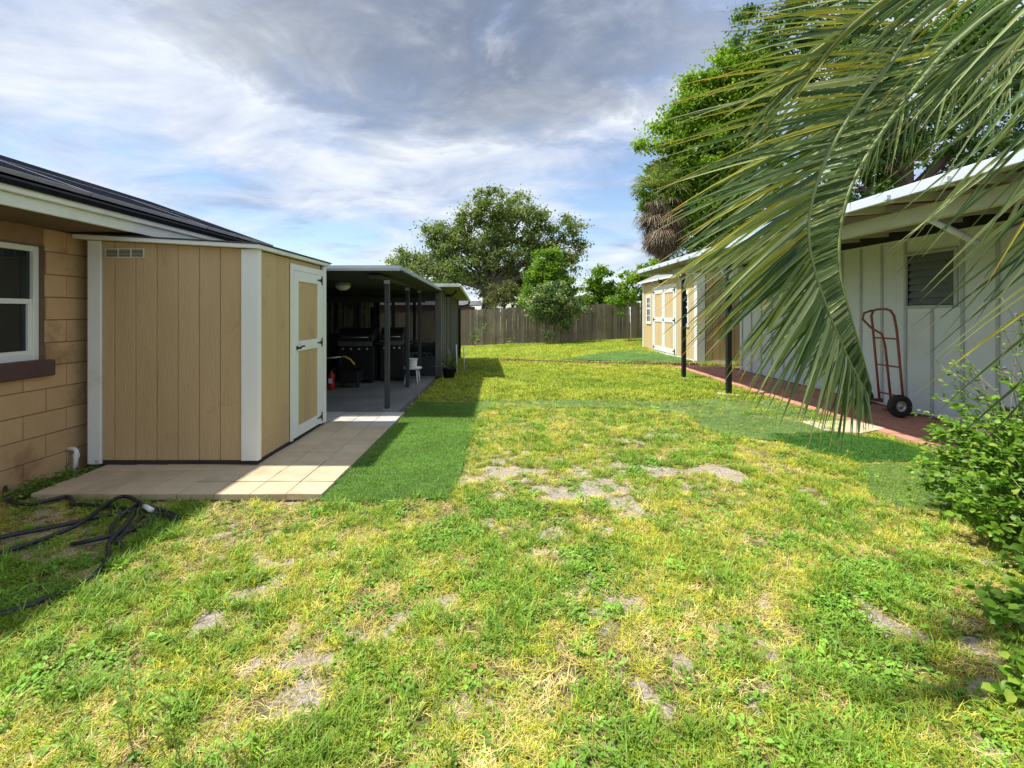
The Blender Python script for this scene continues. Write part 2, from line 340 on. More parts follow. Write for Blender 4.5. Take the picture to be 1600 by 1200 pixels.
xs = axis_vals(-150, -4.5, 6.5, 150, 0.06, 3.0); ys = np.unique(np.round(np.concatenate([np.arange(-20, 1, 1.), np.arange(1, 9, .05), np.arange(9, 26, .15), np.arange(26, 300, 5)]), 4))
GX, GY = np.meshgrid(xs, ys); gx = GX.ravel(); gy = GY.ravel()
gh = gz(gx, gy); pv = paved(gx, gy); gh = np.where(pv, gh-.03, gh)
V = np.stack([gx, gy, gh], 1); nx, ny = len(xs), len(ys)
ii = (np.arange(ny-1)[:, None]*nx+np.arange(nx-1)[None]).ravel(); Fq = np.stack([ii, ii+1, ii+1+nx, ii+nx], 1)
mg = bpy.data.materials.new('lawn_soil'); mg.use_nodes = True; t = mg.node_tree; b = t.nodes['Principled BSDF']; b.inputs['Roughness'].default_value = 0.95; b.inputs['Specular IOR Level'].default_value = 0.15
a = t.nodes.new('ShaderNodeAttribute'); a.attribute_name = 'bare'; g = t.nodes.new('ShaderNodeNewGeometry')
f1 = noise(t, g.outputs['Position'], 55, 5, .65); f2 = noise(t, g.outputs['Position'], 9, 5, .6); f3 = noise(t, g.outputs['Position'], 220, 3, .6)
thatch = MIXC(t, RAMP(t, f1, [(.38, (0,)*3), (.62, (1,)*3)]), (0.06, 0.05, 0.02), (0.34, 0.27, 0.13))
thatch = MIXC(t, RAMP(t, f2, [(.40, (0,)*3), (.65, (1,)*3)]), thatch, (0.17, 0.145, 0.06))
sand = MIXC(t, RAMP(t, f1, [(.35, (0,)*3), (.60, (1,)*3)]), (0.34, 0.275, 0.215), (0.62, 0.55, 0.47))
sand = MIXC(t, RAMP(t, f3, [(.32, (1,)*3), (.42, (0,)*3)]), sand, (0.16, 0.12, 0.09))
sand = MIXC(t, RAMP(t, f2, [(.45, (0,)*3), (.7, (.7,)*3)]), sand, (0.30, 0.24, 0.17))
fac = MA(t, 'ADD', a.outputs['Fac'], MA(t, 'MULTIPLY', MA(t, 'SUBTRACT', f1, .5), .7))
t.links.new(MIXC(t, RAMP(t, fac, [(.30, (0,)*3), (.55, (1,)*3)]), thatch, sand), b.inputs['Base Color'])
bn = t.nodes.new('ShaderNodeBump'); bn.inputs['Strength'].default_value = 1.0; bn.inputs['Distance'].default_value = .03; t.links.new(f1, bn.inputs['Height']); t.links.new(bn.outputs[0], b.inputs['Normal'])
ground = npmesh('ground', V, Fq, mg, smooth=True); ground['kind'] = 'structure'
at_ = ground.data.attributes.new('bare', 'FLOAT', 'POINT'); at_.data.foreach_set('value', np.asarray(bare(gx, gy), np.float32))

# ------------------------------------------------------------------ patio pavers, slab, path
pav = thing('paved_patio', None, None, (-2.6, 3.85, 0), kind='structure')
B('paving_bed', M_bed, pav, (-3.82, -1.475, 3.87, 7.02, -.08, .022), bevel=.004)
T = .2925
for i in range(8):
    for j in range(11):
        x = -1.47-T*(i+.5); y = 3.845+T*(j+.5)*.985
        if y > 7.0: continue
        m = M_paver2 if (j > 8 or (j == 8 and i < 2)) else M_paver
        piece('paver', (m.name,), lambda: MB().box(-T/2+.003, T/2-.003, -T*.49+.003, T*.49-.003, -.05, 0), m, pav, (x, y, .046+random.uniform(-.003, .003)),
              (R(random.uniform(-.5, .5)), R(random.uniform(-.5, .5)), R(random.uniform(-.6, .6))), bevel=.003)
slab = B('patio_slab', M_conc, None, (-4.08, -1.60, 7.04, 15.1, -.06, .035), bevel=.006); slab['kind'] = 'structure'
path = thing('brick_path', None, None, (5.3, 8, 0), kind='structure')
B('path_bed', M_bed, path, (4.64, 5.93, 2.6, 13.35, -.08, .008))
mbp = MB(); mbp.prism([(2.4, 13.05), (4.64, 12.6), (4.64, 13.35), (2.4, 13.30)], 'z', -.05, .009); mbp.build('branch_bed', M_bed, path)
P = .32
for j in range(33):
    for i in range(4):
        x = 4.66+P*(i+.5)-.006*i; y = 2.65+P*(j+.5)+(P/2 if i % 2 else 0)*.0
        if y > 13.3: continue
        piece('path_paver', (), lambda: MB().box(-P/2+.004, P/2-.006, -P/2+.004, P/2-.004, -.04, 0), M_red, path, (x, y, .028+random.uniform(-.004, .004)),
              (R(random.uniform(-.7, .7)), R(random.uniform(-.7, .7)), R(random.uniform(-1, 1))), bevel=.004)
for i in range(7):
    x = 4.62-P*(i+.5); n = 2 if i < 4 else 1
    for j in range(n):
        piece('path_paver', (), None, M_red, path, (x, 13.18-P*j-(.02*i), .026), (0, 0, R(random.uniform(-2, 2))), bevel=.004)
# dirt strip of the far path
mbd = MB(); mbd.prism([(-1.3, 14.6), (.1, 14.35), (2.5, 13.35), (2.5, 13.05), (.2, 14.05), (-1.3, 14.1)], 'z', -.04, .012)
dp = mbd.build('dirt_path', M_bed, None); dp['kind'] = 'structure'
edge = thing('brick_edging', 'curved row of small upright bricks edging the far lawn', 'edging', (2, 14, 0))
pts = [Vector(p) for p in ((-.15, 14.62, 0), (.8, 14.35, 0), (1.9, 13.95, 0), (3.0, 13.65, 0), (4.2, 13.5, 0), (5.4, 13.45, 0))]
L = 0
for a_, b_ in zip(pts, pts[1:]):
    d = (b_-a_); n = int(d.length/.085)
    for k in range(n):
        p = a_+d*(k+.5)/n
        piece('brick', ('e',), lambda: MB().prism([(-.036, 0), (.036, 0), (.036, .085), (.02, .10), (-.02, .10), (-.036, .085)], 'y', -.03, .03), M_edgeb, edge,
              (p.x, p.y, random.uniform(-.012, .006)), (R(random.uniform(-5, 5)), R(random.uniform(-5, 5)), math.atan2(d.y, d.x)+R(random.uniform(-6, 6))), bevel=.004)

# ------------------------------------------------------------------ grass tufts (source meshes)
def blade_tuft(n, h, spread, width, lean, seed, flat=0.0):
    r = random.Random(seed); vs = []; fs = []
    for i in range(n):
        a0 = r.uniform(0, 6.283); rad = spread*math.sqrt(r.random()); bx, by = rad*math.cos(a0), rad*math.sin(a0)
        a = r.uniform(0, 6.283); hh = h*r.uniform(.55, 1.15); ln = lean*r.uniform(.3, 1.3); wd = width*r.uniform(.7, 1.2)
        dx, dy = math.cos(a), math.sin(a); sx, sy = -dy, dx; k = len(vs)
        for q, (tt, ww) in enumerate(((0, .8), (.45, 1.0), (1, 0))):
            out = ln*hh*(tt**1.7); z = hh*tt*(1-.35*min(1, ln)*tt)*(1-flat)
            if ww == 0: vs.append((bx+dx*out, by+dy*out, z))
            else:
                vs += [(bx+dx*out-sx*wd*ww/2, by+dy*out-sy*wd*ww/2, z), (bx+dx*out+sx*wd*ww/2, by+dy*out+sy*wd*ww/2, z)]
        fs += [(k, k+1, k+3, k+2), (k+2, k+3, k+4)]
    return vs, fs
def weed_tuft(n, rad, ls, h, seed, wf=1.0):
    rng = np.random.default_rng(seed); a = rng.uniform(0, 6.283, n); r = rad*np.sqrt(rng.random(n))
    C = np.stack([r*np.cos(a), r*np.sin(a), h*(.35+.65*rng.random(n))*(1-.5*r/rad)], 1)
    a2 = a+rng.normal(0, .7, n); D = np.stack([np.cos(a2), np.sin(a2), rng.uniform(-.1, .5, n)], 1); Nn = np.tile([0, 0, 1.], (n, 1))+rng.normal(0, .25, (n, 3))
    P_, F_ = leaves(C, D, Nn, ls*rng.uniform(.6, 1.15, n), wf); return [tuple(p) for p in P_], [tuple(f) for f in F_]
SRC = bpy.data.collections.new('grass_sources')
M_grass = leafmat('grass_blade', None, .24, .55, 'tint', True, .3)
def src(name, vf, m=None):
    me = bpy.data.meshes.new(name); me.from_pydata(vf[0], [], [tuple(dict.fromkeys(f)) for f in vf[1]]); me.materials.append(m or M_grass)
    o = bpy.data.objects.new(name, me); return o
def mkcoll(name, items):
    c = bpy.data.collections.new(name)
    for i, it in enumerate(items): c.objects.link(src('%s_%02d' % (name, i), it))
    return c
def instancer(name, coll, P_, rot, scl, idx, tint, parent=None, kind='stuff', label=None, cat=None):
    P_ = np.asarray(P_, np.float32)
    if parent is not None: P_ = P_-np.array(wloc(parent), np.float32)
    me = bpy.data.meshes.new(name); me.vertices.add(len(P_)); me.vertices.foreach_set('co', P_.ravel())
    for nm, ty, arr, key in (('rot', 'FLOAT_VECTOR', rot, 'vector'), ('scl', 'FLOAT', scl, 'value'), ('idx', 'INT', idx, 'value')):
        me.attributes.new(nm, ty, 'POINT').data.foreach_set(key, np.asarray(arr, np.int32 if ty == 'INT' else np.float32).ravel())
    tc4 = np.concatenate([tint, np.ones((len(tint), 1))], 1)
    me.attributes.new('tint', 'FLOAT_COLOR', 'POINT').data.foreach_set('color', tc4.astype(np.float32).ravel())
    o = bpy.data.objects.new(name, me); COL.objects.link(o); o.parent = parent; me.materials.append(M_grass)
    ng = bpy.data.node_groups.new(name+'_nodes', 'GeometryNodeTree')
    ng.interface.new_socket('Geometry', in_out='INPUT', socket_type='NodeSocketGeometry'); ng.interface.new_socket('Geometry', in_out='OUTPUT', socket_type='NodeSocketGeometry')
    gi = ng.nodes.new('NodeGroupInput'); go = ng.nodes.new('NodeGroupOutput'); ip = ng.nodes.new('GeometryNodeInstanceOnPoints'); ci = ng.nodes.new('GeometryNodeCollectionInfo')
    ci.inputs['Collection'].default_value = coll; ci.inputs['Separate Children'].default_value = True; ci.inputs['Reset Children'].default_value = True
    def na(nm, ty):
        n = ng.nodes.new('GeometryNodeInputNamedAttribute'); n.data_type = ty; n.inputs['Name'].default_value = nm; return n.outputs['Attribute']
    ng.links.new(gi.outputs[0], ip.inputs['Points']); ng.links.new(ci.outputs[0], ip.inputs['Instance']); ip.inputs['Pick Instance'].default_value = True
    ng.links.new(na('idx', 'INT'), ip.inputs['Instance Index']); ng.links.new(na('rot', 'FLOAT_VECTOR'), ip.inputs['Rotation']); ng.links.new(na('scl', 'FLOAT'), ip.inputs['Scale'])
    ng.links.new(ip.outputs[0], go.inputs[0])
    md = o.modifiers.new('scatter', 'NODES'); md.node_group = ng
    tag(o, label, cat, None, kind); return o

# lawn: 0-2 fine, 3-4 tall, 5-6 straw, 7-9 broad-leaf weeds, 10-11 wide coarse tufts for the distance
lawn_c = mkcoll('lawn_tuft', [blade_tuft(13, .050, .030, .0034, .9, 1), blade_tuft(14, .038, .034, .0038, 1.3, 2), blade_tuft(11, .060, .026, .0034, .8, 3),
    blade_tuft(12, .075, .022, .0045, .8, 4), blade_tuft(10, .09, .028, .005, 1.0, 5),
    blade_tuft(16, .045, .045, .0028, 2.2, 6, .6), blade_tuft(13, .05, .03, .003, 1.5, 7, .2),
    weed_tuft(18, .055, .022, .032, 8, .8), weed_tuft(14, .045, .028, .038, 9, .62), weed_tuft(22, .065, .017, .025, 10, .9),
    blade_tuft(22, .045, .085, .009, 1.0, 11), blade_tuft(20, .05, .085, .010, 1.4, 12)])
def inpoly_rect(x, y, r): return (x > r[0]) & (x < r[1]) & (y > r[2]) & (y < r[3])
TURF_L = (-1.465, -.42, 3.80, 7.85)
def wob(px, py): return gp(px, py)
turf_polys = {   # ground outlines of the loose artificial turf pieces on the right, and the long strip across
    'cross': [gp(735, 628), gp(900, 626), gp(1020, 629), gp(1130, 622), gp(1205, 625), gp(1290, 655), gp(1240, 672), gp(1150, 665), gp(1090, 652), gp(990, 638), gp(860, 637), gp(735, 640)],
    'mid': [gp(1085, 655), gp(1150, 650), gp(1250, 662), gp(1300, 676), gp(1210, 690), gp(1140, 684), gp(1100, 670)],
    'dark': [gp(1195, 682), gp(1300, 678), gp(1385, 690), gp(1470, 716), gp(1460, 722), gp(1340, 724), gp(1265, 706)],
    'near': [gp(1345, 728), gp(1470, 724), gp(1560, 745), gp(1530, 800), gp(1430, 800), gp(1360, 775)]}
def inpoly(x, y, poly):
    r = np.zeros(len(x), bool); n = len(poly)
    for i in range(n):
        x1, y1 = poly[i]; x2, y2 = poly[(i+1) % n]
        c = ((y1 > y) != (y2 > y)) & (x < (x2-x1)*(y-y1)/((y2-y1) if y2 != y1 else 1e-9)+x1); r ^= c
    return r
def scatter(x0, x1, y0, y1, dens, rng):
    n = int((x1-x0)*(y1-y0)*dens); x = rng.uniform(x0, x1, n); y = rng.uniform(y0, y1, n)
    vis = (np.abs((x+.013*y)) < 1.12*y+.5); x = x[vis]; y = y[vis]
    wv = .20*(vnoise(x, y, 3.5, 5)-.2)
    keep = ~paved(x, y) & ~inpoly_rect(x+wv, y-wv, TURF_L)
    return x[keep], y[keep]
GRN = np.array([.22, .35, .030]); YEL = np.array([.56, .56, .070]); STR = np.array([.74, .61, .27]); WEE = np.array([.19, .36, .045])
allp = []
for (x0, x1, y0, y1, dn, zone) in ((-4.1, 4.8, 1.2, 3.2, 2600, 0), (-4.1, 4.7, 3.2, 5.5, 1900, 0), (-4, 4.7, 5.5, 8.2, 900, 1), (-1.6, 4.7, 8.2, 13, 300, 2), (-8, 12, 13, 23.4, 170, 3)):
    x, y = scatter(x0, x1, y0, y1, dn, RNG); n = len(x)
    b_ = bare(x, y); dens_n = fbm(x, y, 5.5, 77, 3)
    pk = RNG.random(n) > np.clip(b_*.88, 0, .88)
    for k_, q_ in (('mid', .85), ('dark', .95), ('near', .7)): pk &= ~(inpoly(x, y, turf_polys[k_]) & (RNG.random(n) < q_))
    pk &= ~(inpoly(x, y, turf_polys['cross']) & (RNG.random(n) < .75))
    if zone == 0: pk &= RNG.random(n) < sstep(.26, .54, dens_n)+.30
    x = x[pk]; y = y[pk]; b_ = b_[pk]; n = len(x)
    m1 = fbm(x, y, 1.6, 41, 3); m2 = fbm(x, y, 3.8, 43, 3); m3 = fbm(x, y, 2.3, 47, 3); m4 = fbm(x, y, .8, 53, 2)
    u_ = RNG.random(n); idx = RNG.integers(0, 3, n)
    if zone <= 1:
        idx = np.where(u_ < .36*sstep(.42, .58, m2)+.05, RNG.integers(3, 5, n), idx)
        lowd = 1-sstep(.30, .48, fbm(x, y, 5.5, 77, 3))
        idx = np.where(RNG.random(n) < .20+.45*sstep(.46, .62, m3)+b_*.5+lowd*.6, RNG.integers(5, 7, n), idx)
        wz = sstep(.55, .68, m1*.45+m2*.4+fbm(x, y, 9, 57, 2)*.15)
        idx = np.where(RNG.random(n) < .42*wz+.07, RNG.integers(7, 10, n), idx)
    if zone >= 2: idx = np.where(RNG.random(n) < .8, RNG.integers(10, 12, n), idx)
    yel = np.clip(sstep(.34, .62, m4*.45+m3*.35+RNG.random(n)*.25)*(.5 if zone >= 2 else 1)+.08, 0, 1)[:, None]
    tint = GRN*(1-yel)+YEL*yel
    isw = (idx >= 7) & (idx <= 9); iss = (idx == 5) | (idx == 6); ist = (idx == 3) | (idx == 4)
    tint = np.where(isw[:, None], WEE*(.75+.6*RNG.random((n, 1))), tint)
    sy = (RNG.random((n, 1)) < .55)
    tint = np.where(iss[:, None], np.where(sy, STR*(.7+.5*RNG.random((n, 1))), YEL*.9), tint)
    tint = np.where(ist[:, None], (GRN*.5+WEE*.5)*(.7+.5*RNG.random((n, 1))), tint)
    tint = tint*(.72+.56*RNG.random((n, 1)))
    scl = RNG.uniform(.6, 1.25, n)*(1-.3*b_)*{0: .95, 1: 1.15, 2: 1.25, 3: 1.6}[zone]
    scl = np.where(isw, scl*RNG.uniform(.7, 1.3, n), scl)
    allp.append((np.stack([x, y, gz(x, y)-.002], 1), np.stack([RNG.normal(0, .12, n), RNG.normal(0, .12, n), RNG.uniform(0, 6.283, n)], 1), scl, idx, tint))
cat_ = [np.concatenate([a_[k] for a_ in allp]) for k in range(5)]
instancer('lawn_grass', lawn_c, *cat_, label='patchy yellow green lawn grass mixed with weeds and straw', cat='grass')

turf_c = mkcoll('turf_tuft', [blade_tuft(26, .026, .05, .003, .7, 30+i) for i in range(3)])
def turf(poly, dens, base, label, z=.012, dry=0.0, name='artificial_turf', up=1.0):
    cx = sum(p[0] for p in poly)/len(poly); cy = sum(p[1] for p in poly)/len(poly)
    th = thing(name, label, 'artificial turf', (cx, cy, 0))
    zs = max(gzf(*p) for p in poly)
    mb_ = MB(); mb_.prism(poly, 'z', zs-.02, zs+z); mb_.build('backing', M_sheet, th)
    xa = min(p[0] for p in poly); xb = max(p[0] for p in poly); ya = min(p[1] for p in poly); yb = max(p[1] for p in poly)
    n = int((xb-xa)*(yb-ya)*dens); x = RNG.uniform(xa, xb, n); y = RNG.uniform(ya, yb, n); k = inpoly(x, y, poly); x = x[k]; y = y[k]; n = len(x)
    q = fbm(x, y, 2.0, 91, 3)[:, None]; tint = np.array(base)*(.65+.7*q)*(.8+.4*RNG.random((n, 1)))
    if dry: tint = np.where(RNG.random((n, 1)) < dry, np.array([.42, .48, .22]), tint)
    rot = np.stack([RNG.normal(0, .1, n), .25*np.sin(fbm(x, y, 1.2, 93, 2)*9), RNG.uniform(0, 6.283, n)], 1)
    instancer('pile', turf_c, np.stack([x, y, np.full(n, zs+z-.002)], 1), rot, RNG.uniform(.7, 1.15, n)*up, RNG.integers(0, 3, n), tint, th)
    return th
turf([(-1.465, 3.8), (-1.1, 3.77), (-.75, 3.84), (-.47, 3.83), (-.41, 4.5), (-.45, 5.2), (-.40, 5.8), (-.46, 6.4), (-.42, 7.1), (-.45, 7.8), (-.9, 7.88), (-1.46, 7.84)], 1500, (.19, .34, .06), 'long dark green artificial turf mat beside the sand coloured pavers', .02)
turf(turf_polys['cross'], 900, (.34, .47, .15), 'faded pale green turf strip running across the lawn', .008, .25, up=.7)
turf(turf_polys['mid'], 900, (.32, .45, .12), 'crumpled pale turf piece by the post foot', .012, .15, up=.7)
turf(turf_polys['dark'], 1400, (.07, .20, .028), 'dark green turf piece along the red path', .014)
turf(turf_polys['near'], 1100, (.30, .42, .08), 'light green turf piece next to the leafy shrub', .010, .1, up=.8)
fp = [gp(880, 565), gp(955, 552), gp(1000, 549), gp(1085, 567), gp(1060, 570)]
turf(fp, 300, (.22, .38, .12), 'green turf in front of the yellow shed doors', .02, up=1.3)

# ------------------------------------------------------------------ block house (left)
WX = -4.10
house = thing('block_house', 'tan painted block house with white window and dark roof', 'house', (-6, 5, 0))
WY0, WY1, WZ0, WZ1 = 3.22, 4.27, 1.08, 2.09            # window opening
B('wall', M_mortar, house, (WX-.2, WX-.012, -1.5, WY0, -.1, 2.25), (WX-.2, WX-.012, WY1, 6.4, -.1, 2.25), (WX-.2, WX-.012, WY0, WY1, -.1, WZ0), (WX-.2, WX-.012, WY0, WY1, WZ1, 2.25))
CH_ = .2045
for c in range(11):
    z0 = c*CH_+.004; z1 = min(z0+CH_-.008, 2.245); off = 0 if c % 2 else .203
    y = -1.4+off-.406
    while y < 6.4:
        segs = [(y+.004, y+.402)]
        if z1 > WZ0+.002 and z0 < WZ1:
            segs = [s for a_, b_ in segs for s in ((a_, min(b_, WY0)), (max(a_, WY1), b_)) if s[1]-s[0] > .02]
        for a_, b_ in segs:
            ln = round(b_-a_, 3); hh = round(z1-z0, 3)
            piece('concrete_block', (ln, hh), lambda: MB().box(-.03, 0, -ln/2, ln/2, 0, hh), M_block, house, (WX+random.uniform(-.001, .001), (a_+b_)/2, z0), bevel=.004)
        y += .406
win = B('window', M_reveal, house, (WX-.10, WX-.001, WY1-.001, WY1-.005, WZ0, WZ1), (WX-.10, WX-.001, WY0+.001, WY0+.005, WZ0, WZ1), (WX-.10, WX-.001, WY0+.006, WY1-.006, WZ1-.005, WZ1-.001))
fx0, fx1 = WX-.095, WX-.045
B('frame', M_white, win, (fx0, fx1, WY0+.006, WY0+.055, WZ0, WZ1-.006), (fx0, fx1, WY1-.055, WY1-.006, WZ0, WZ1-.006), (fx0+.002, fx1-.002, WY0+.055, WY1-.055, WZ0, WZ0+.05),
  (fx0+.002, fx1-.002, WY0+.055, WY1-.055, WZ1-.055, WZ1-.006), bevel=.003)
zm = (WZ0+WZ1)/2+.01
B('sash', M_white, win, (fx0+.012, fx1-.008, WY0+.056, WY1-.056, zm-.022, zm+.022), (fx0+.012, fx1-.012, WY0+.056, WY0+.09, WZ0+.051, zm-.022), (fx0+.012, fx1-.012, WY1-.09, WY1-.056, WZ0+.051, zm-.022), (fx0+.012, fx1-.012, WY0+.09, WY1-.09, WZ0+.051, WZ0+.085), bevel=.002)
B('pane', M_glass, win, (fx0+.01, fx0+.016, WY0+.05, WY1-.05, WZ0+.04, WZ1-.05))
B('sill', M_sill, win, (WX-.09, WX+.055, WY0-.05, WY1+.05, WZ0-.145, WZ0-.001), bevel=.012)
# eave
EX = -3.5
B('soffit', M_reveal, house, (WX-.2, EX-.03, -1.5, 11.0, 2.252, 2.268))
B('fascia', M_cream, house, (EX-.03, EX-.002, -1.5, 7.6, 2.252, 2.345), bevel=.004)
B('drip_board', M_cream, house, (EX-.03, EX+.035, -1.5, 7.6, 2.347, 2.405), bevel=.006)
sl = .355
def rz(x): return 2.41+(EX+.05-x)*sl
mb = MB(); mb.prism([(EX+.05, 2.388), (-5.85, rz(-5.85)), (-5.85, rz(-5.85)+.03), (EX+.05, 2.43)], 'y', -1.6, 7.6)
mb.prism([(-5.85, rz(-5.85)), (-9, 2.4), (-9, 2.45), (-5.85, rz(-5.85)+.03)], 'y', -1.6, 7.6); mb.build('roof', mat('black_shingle', (0.010, 0.011, 0.014), (0.018, 0.019, 0.023), 0.95, 20, 0.5, 70, spec=0.0), house)
mb = MB(); mb.prism([(WX-.2, 7.61), (EX+.0, 7.61), (EX+.0, 12.8), (WX-.2, 12.8)], 'z', 2.27, 2.30); mb.build('rear_roof', M_roof, house)
ca, sa = math.cos(math.atan(sl)), math.sin(math.atan(sl))
for r_ in range(2):
    for k in range(5):
        d0 = .22+r_*1.03; d1 = d0+1.0; y0 = -.75+k*1.66; h0 = .022; h1 = .052
        def q(d, h): return (EX+.05-d*ca+h*sa, 2.43+d*sa+h*ca)
        pn = MB().prism([q(d0+.01, h0), q(d1-.01, h0), q(d1-.01, h1-.004), q(d0+.01, h1-.004)], 'y', y0+.01, y0+1.63).build('solar_panel', M_panel, house)
        fr = MB()
        fr.prism([q(d0, h0-.005), q(d0+.012, h0-.005), q(d0+.012, h1), q(d0, h1)], 'y', y0, y0+1.64)
        fr.prism([q(d1-.012, h0-.005), q(d1, h0-.005), q(d1, h1), q(d1-.012, h1)], 'y', y0, y0+1.64)
        for ya_ in (y0, y0+1.628): fr.prism([q(d0+.012, h0-.005), q(d1-.012, h0-.005), q(d1-.012, h1), q(d0+.012, h1)], 'y', ya_, ya_+.012)
        fr.build('frame', M_black if (r_ or k > 9) else M_alu, pn)
# pvc pipe at the wall foot
pp = MB(); pp.tube([(WX+.0, 4.50, .22), (WX+.06, 4.50, .22), (WX+.085, 4.49, .205), (WX+.09, 4.48, .14), (WX+.09, 4.47, .02)], .019, 10)
pp.lathe([(.026, -.02), (.026, .02)], (WX+.09, 4.483, .165), 10); o = pp.build('drain_pipe', M_wplastic, house)

# ------------------------------------------------------------------ lean-to shed (left)
def hinge(parent, x, y, z, sgn, facex, s=1.0):
    """black strap hinge on a face of constant x; sgn = direction of the strap along y"""
    a = .006*(1 if facex > 0 else -1)
    mb_ = MB(); mb_.prism([(y, z-.055*s), (y+.022*s*-sgn, z-.055*s), (y+.022*s*-sgn, z+.055*s), (y, z+.055*s)], 'x', x, x+a)
    mb_.prism([(y, z-.028*s), (y, z+.028*s), (y+sgn*.05*s, z+.012*s), (y+sgn*.13*s, z+.006*s), (y+sgn*.145*s, z), (y+sgn*.13*s, z-.006*s), (y+sgn*.05*s, z-.012*s)], 'x', x, x+a*.8)
    mb_.tube([(x+a, y-.005*sgn, z-.055*s), (x+a, y-.005*sgn, z+.055*s)], .007*s, 6); return mb_.build('hinge', M_black, parent)
SX0, SX1, SY0, SY1 = -3.96, -2.36, 4.57, 6.28; FZ = .10
shed = thing('lean_to_shed', 'tan lean-to garden shed with white trim against the house', 'shed', (-3.16, 5.4, 0))
B('base_skid', M_skid, shed, (SX0+.01, SX1-.012, SY0+.014, SY1, .044, FZ+.01))
def st(x): return 2.185-(x-SX0)/(SX1-SX0)*.085
mb = MB(); mb.prism([(SX0, FZ), (SX1-.02, FZ), (SX1-.02, st(SX1)), (SX0, st(SX0))], 'y', SY0+.022, SY1); mb.build('wall_core', M_skid, shed)
x = SX0+.115; gx_ = [x]; nx_ = .2
xb = [SX0+.115, SX0+.23]
while xb[-1]+.2 < SX1-.16: xb.append(xb[-1]+.2015)
xb.append(SX1-.155)
for a_, b_ in zip(xb, xb[1:]):
    mb = MB(); mb.prism([(a_+.003, FZ-.01), (b_-.003, FZ-.01), (b_-.003, st(b_)), (a_+.003, st(a_))], 'y', SY0+.008, SY0+.026); mb.build('siding_board', M_tan, shed, bevel=.003)
# side siding & door, facing +X
DY0, DY1 = 5.26, 6.12; DZ1 = 1.97
yb = [SY0+.0, SY0+.19, SY0+.385, SY0+.58, DY0-.008]
for a_, b_ in zip(yb, yb[1:]): B('siding_board', M_tan, shed, (SX1-.02, SX1-.004, a_+.003, b_-.003, FZ-.01, 2.09), bevel=.003)
B('siding_board', M_tan, shed, (SX1-.02, SX1-.004, DY0, DY1, DZ1+.07, 2.09), bevel=.003)
mb = MB(); mb.prism([(SX0-.012, .055), (SX0+.112, .055), (SX0+.112, st(SX0+.11)), (SX0-.012, st(SX0))], 'y', SY0-.012, SY0+.02); mb.build('corner_trim', M_white, shed, bevel=.003)
B('corner_trim', M_white, shed, (SX1-.152, SX1+.012, SY0-.014, SY0+.02, .09, 2.10), (SX1-.0, SX1+.014, SY0+.02, SY0+.045, .09, 2.098), bevel=.003)
B('corner_trim', M_white, shed, (SX1-.02, SX1+.012, SY1-.085, SY1+.01, .07, 2.09), bevel=.003)
B('door_frame', M_white, shed, (SX1-.003, SX1+.012, DY0-.005, DY0+.055, .08, DZ1+.07), (SX1-.003, SX1+.012, DY1-.02, DY1+.06, .08, DZ1+.07), (SX1-.003, SX1+.0125, DY0+.055, DY1-.02, DZ1, DZ1+.068), bevel=.002)
door = B('door', M_white, shed, (SX1+.0, SX1+.022, DY0+.06, DY0+.165, .10, DZ1-.006), (SX1, SX1+.022, DY1-.13, DY1-.024, .10, DZ1-.006),
         (SX1, SX1+.0215, DY0+.165, DY1-.13, .10, .215), (SX1, SX1+.0215, DY0+.165, DY1-.13, 1.06, 1.175), (SX1, SX1+.0215, DY0+.165, DY1-.13, DZ1-.12, DZ1-.006), bevel=.002)
for z0, z1 in ((.217, 1.058), (1.177, DZ1-.122)):
    w_ = (DY1-.13-DY0-.165)/3
    for k in range(3): B('panel_board', M_tan, door, (SX1, SX1+.008, DY0+.167+k*w_, DY0+.163+(k+1)*w_, z0, z1), bevel=.0015)
for z_ in (.18, 1.12, 1.90): hinge(door, SX1+.022, DY1-.022, z_, -1, 1)
mb = MB(); mb.lathe([(.0, .0), (.022, 0), (.024, .006), (.012, .012), (.012, .045), (.0, .046)], (SX1+.022, DY0+.12, 1.10), 12, 'x')
mb.tube([(SX1+.055, DY0+.12, 1.10), (SX1+.06, DY0+.17, 1.115), (SX1+.06, DY0+.235, 1.115)], .010, 8); mb.build('handle', M_black, door)
# roof
mb = MB(); mb.prism([(SX0-.10, st(SX0)+.012), (SX1+.05, st(SX1)-.0), (SX1+.05, st(SX1)+.038), (SX0-.10, st(SX0)+.05)], 'y', SY0-.075, SY1+.06); sr = mb.build('roof', M_white, shed, bevel=.003)
mb = MB(); mb.prism([(SX0-.105, st(SX0)+.053), (SX1+.062, st(SX1)+.041), (SX1+.062, st(SX1)+.052), (SX0-.105, st(SX0)+.064)], 'y', SY0-.085, SY1+.075); mb.build('shingles', M_roof, sr)
# vent
vx0, vx1, vz0, vz1 = -3.815, -3.44, 2.015, 2.11
mb = MB(); mb.box(vx0, vx1, SY0-.004, SY0+.006, vz0, vz1)
vt = mb.build('gable_vent', M_white, shed, bevel=.002)
mv = mat('vent_cream', (0.60, 0.56, 0.42), None, .6)
vt.data.materials[0] = mv
for k in range(3):
    xa = vx0+.018+k*.122; mb = MB(); mb.box(xa, xa+.10, SY0-.006, SY0-.004, vz0+.014, vz1-.014); f_ = mb.build('louvre', M_skid, vt)
    for j in range(5): zz_ = vz0+.02+j*.0125; B('slat', mv, f_, ) if False else None
    mb = MB()
    for j in range(5): zz_ = vz0+.019+j*.0125; mb.add([(xa, SY0-.0065, zz_+.004), (xa+.10, SY0-.0065, zz_+.004), (xa+.10, SY0-.014, zz_), (xa, SY0-.014, zz_), (xa, SY0-.014, zz_-.002), (xa+.10, SY0-.014, zz_-.002)], [(0, 1, 2, 3), (3, 2, 5, 4)])
    mb.build('slats', mv, f_)

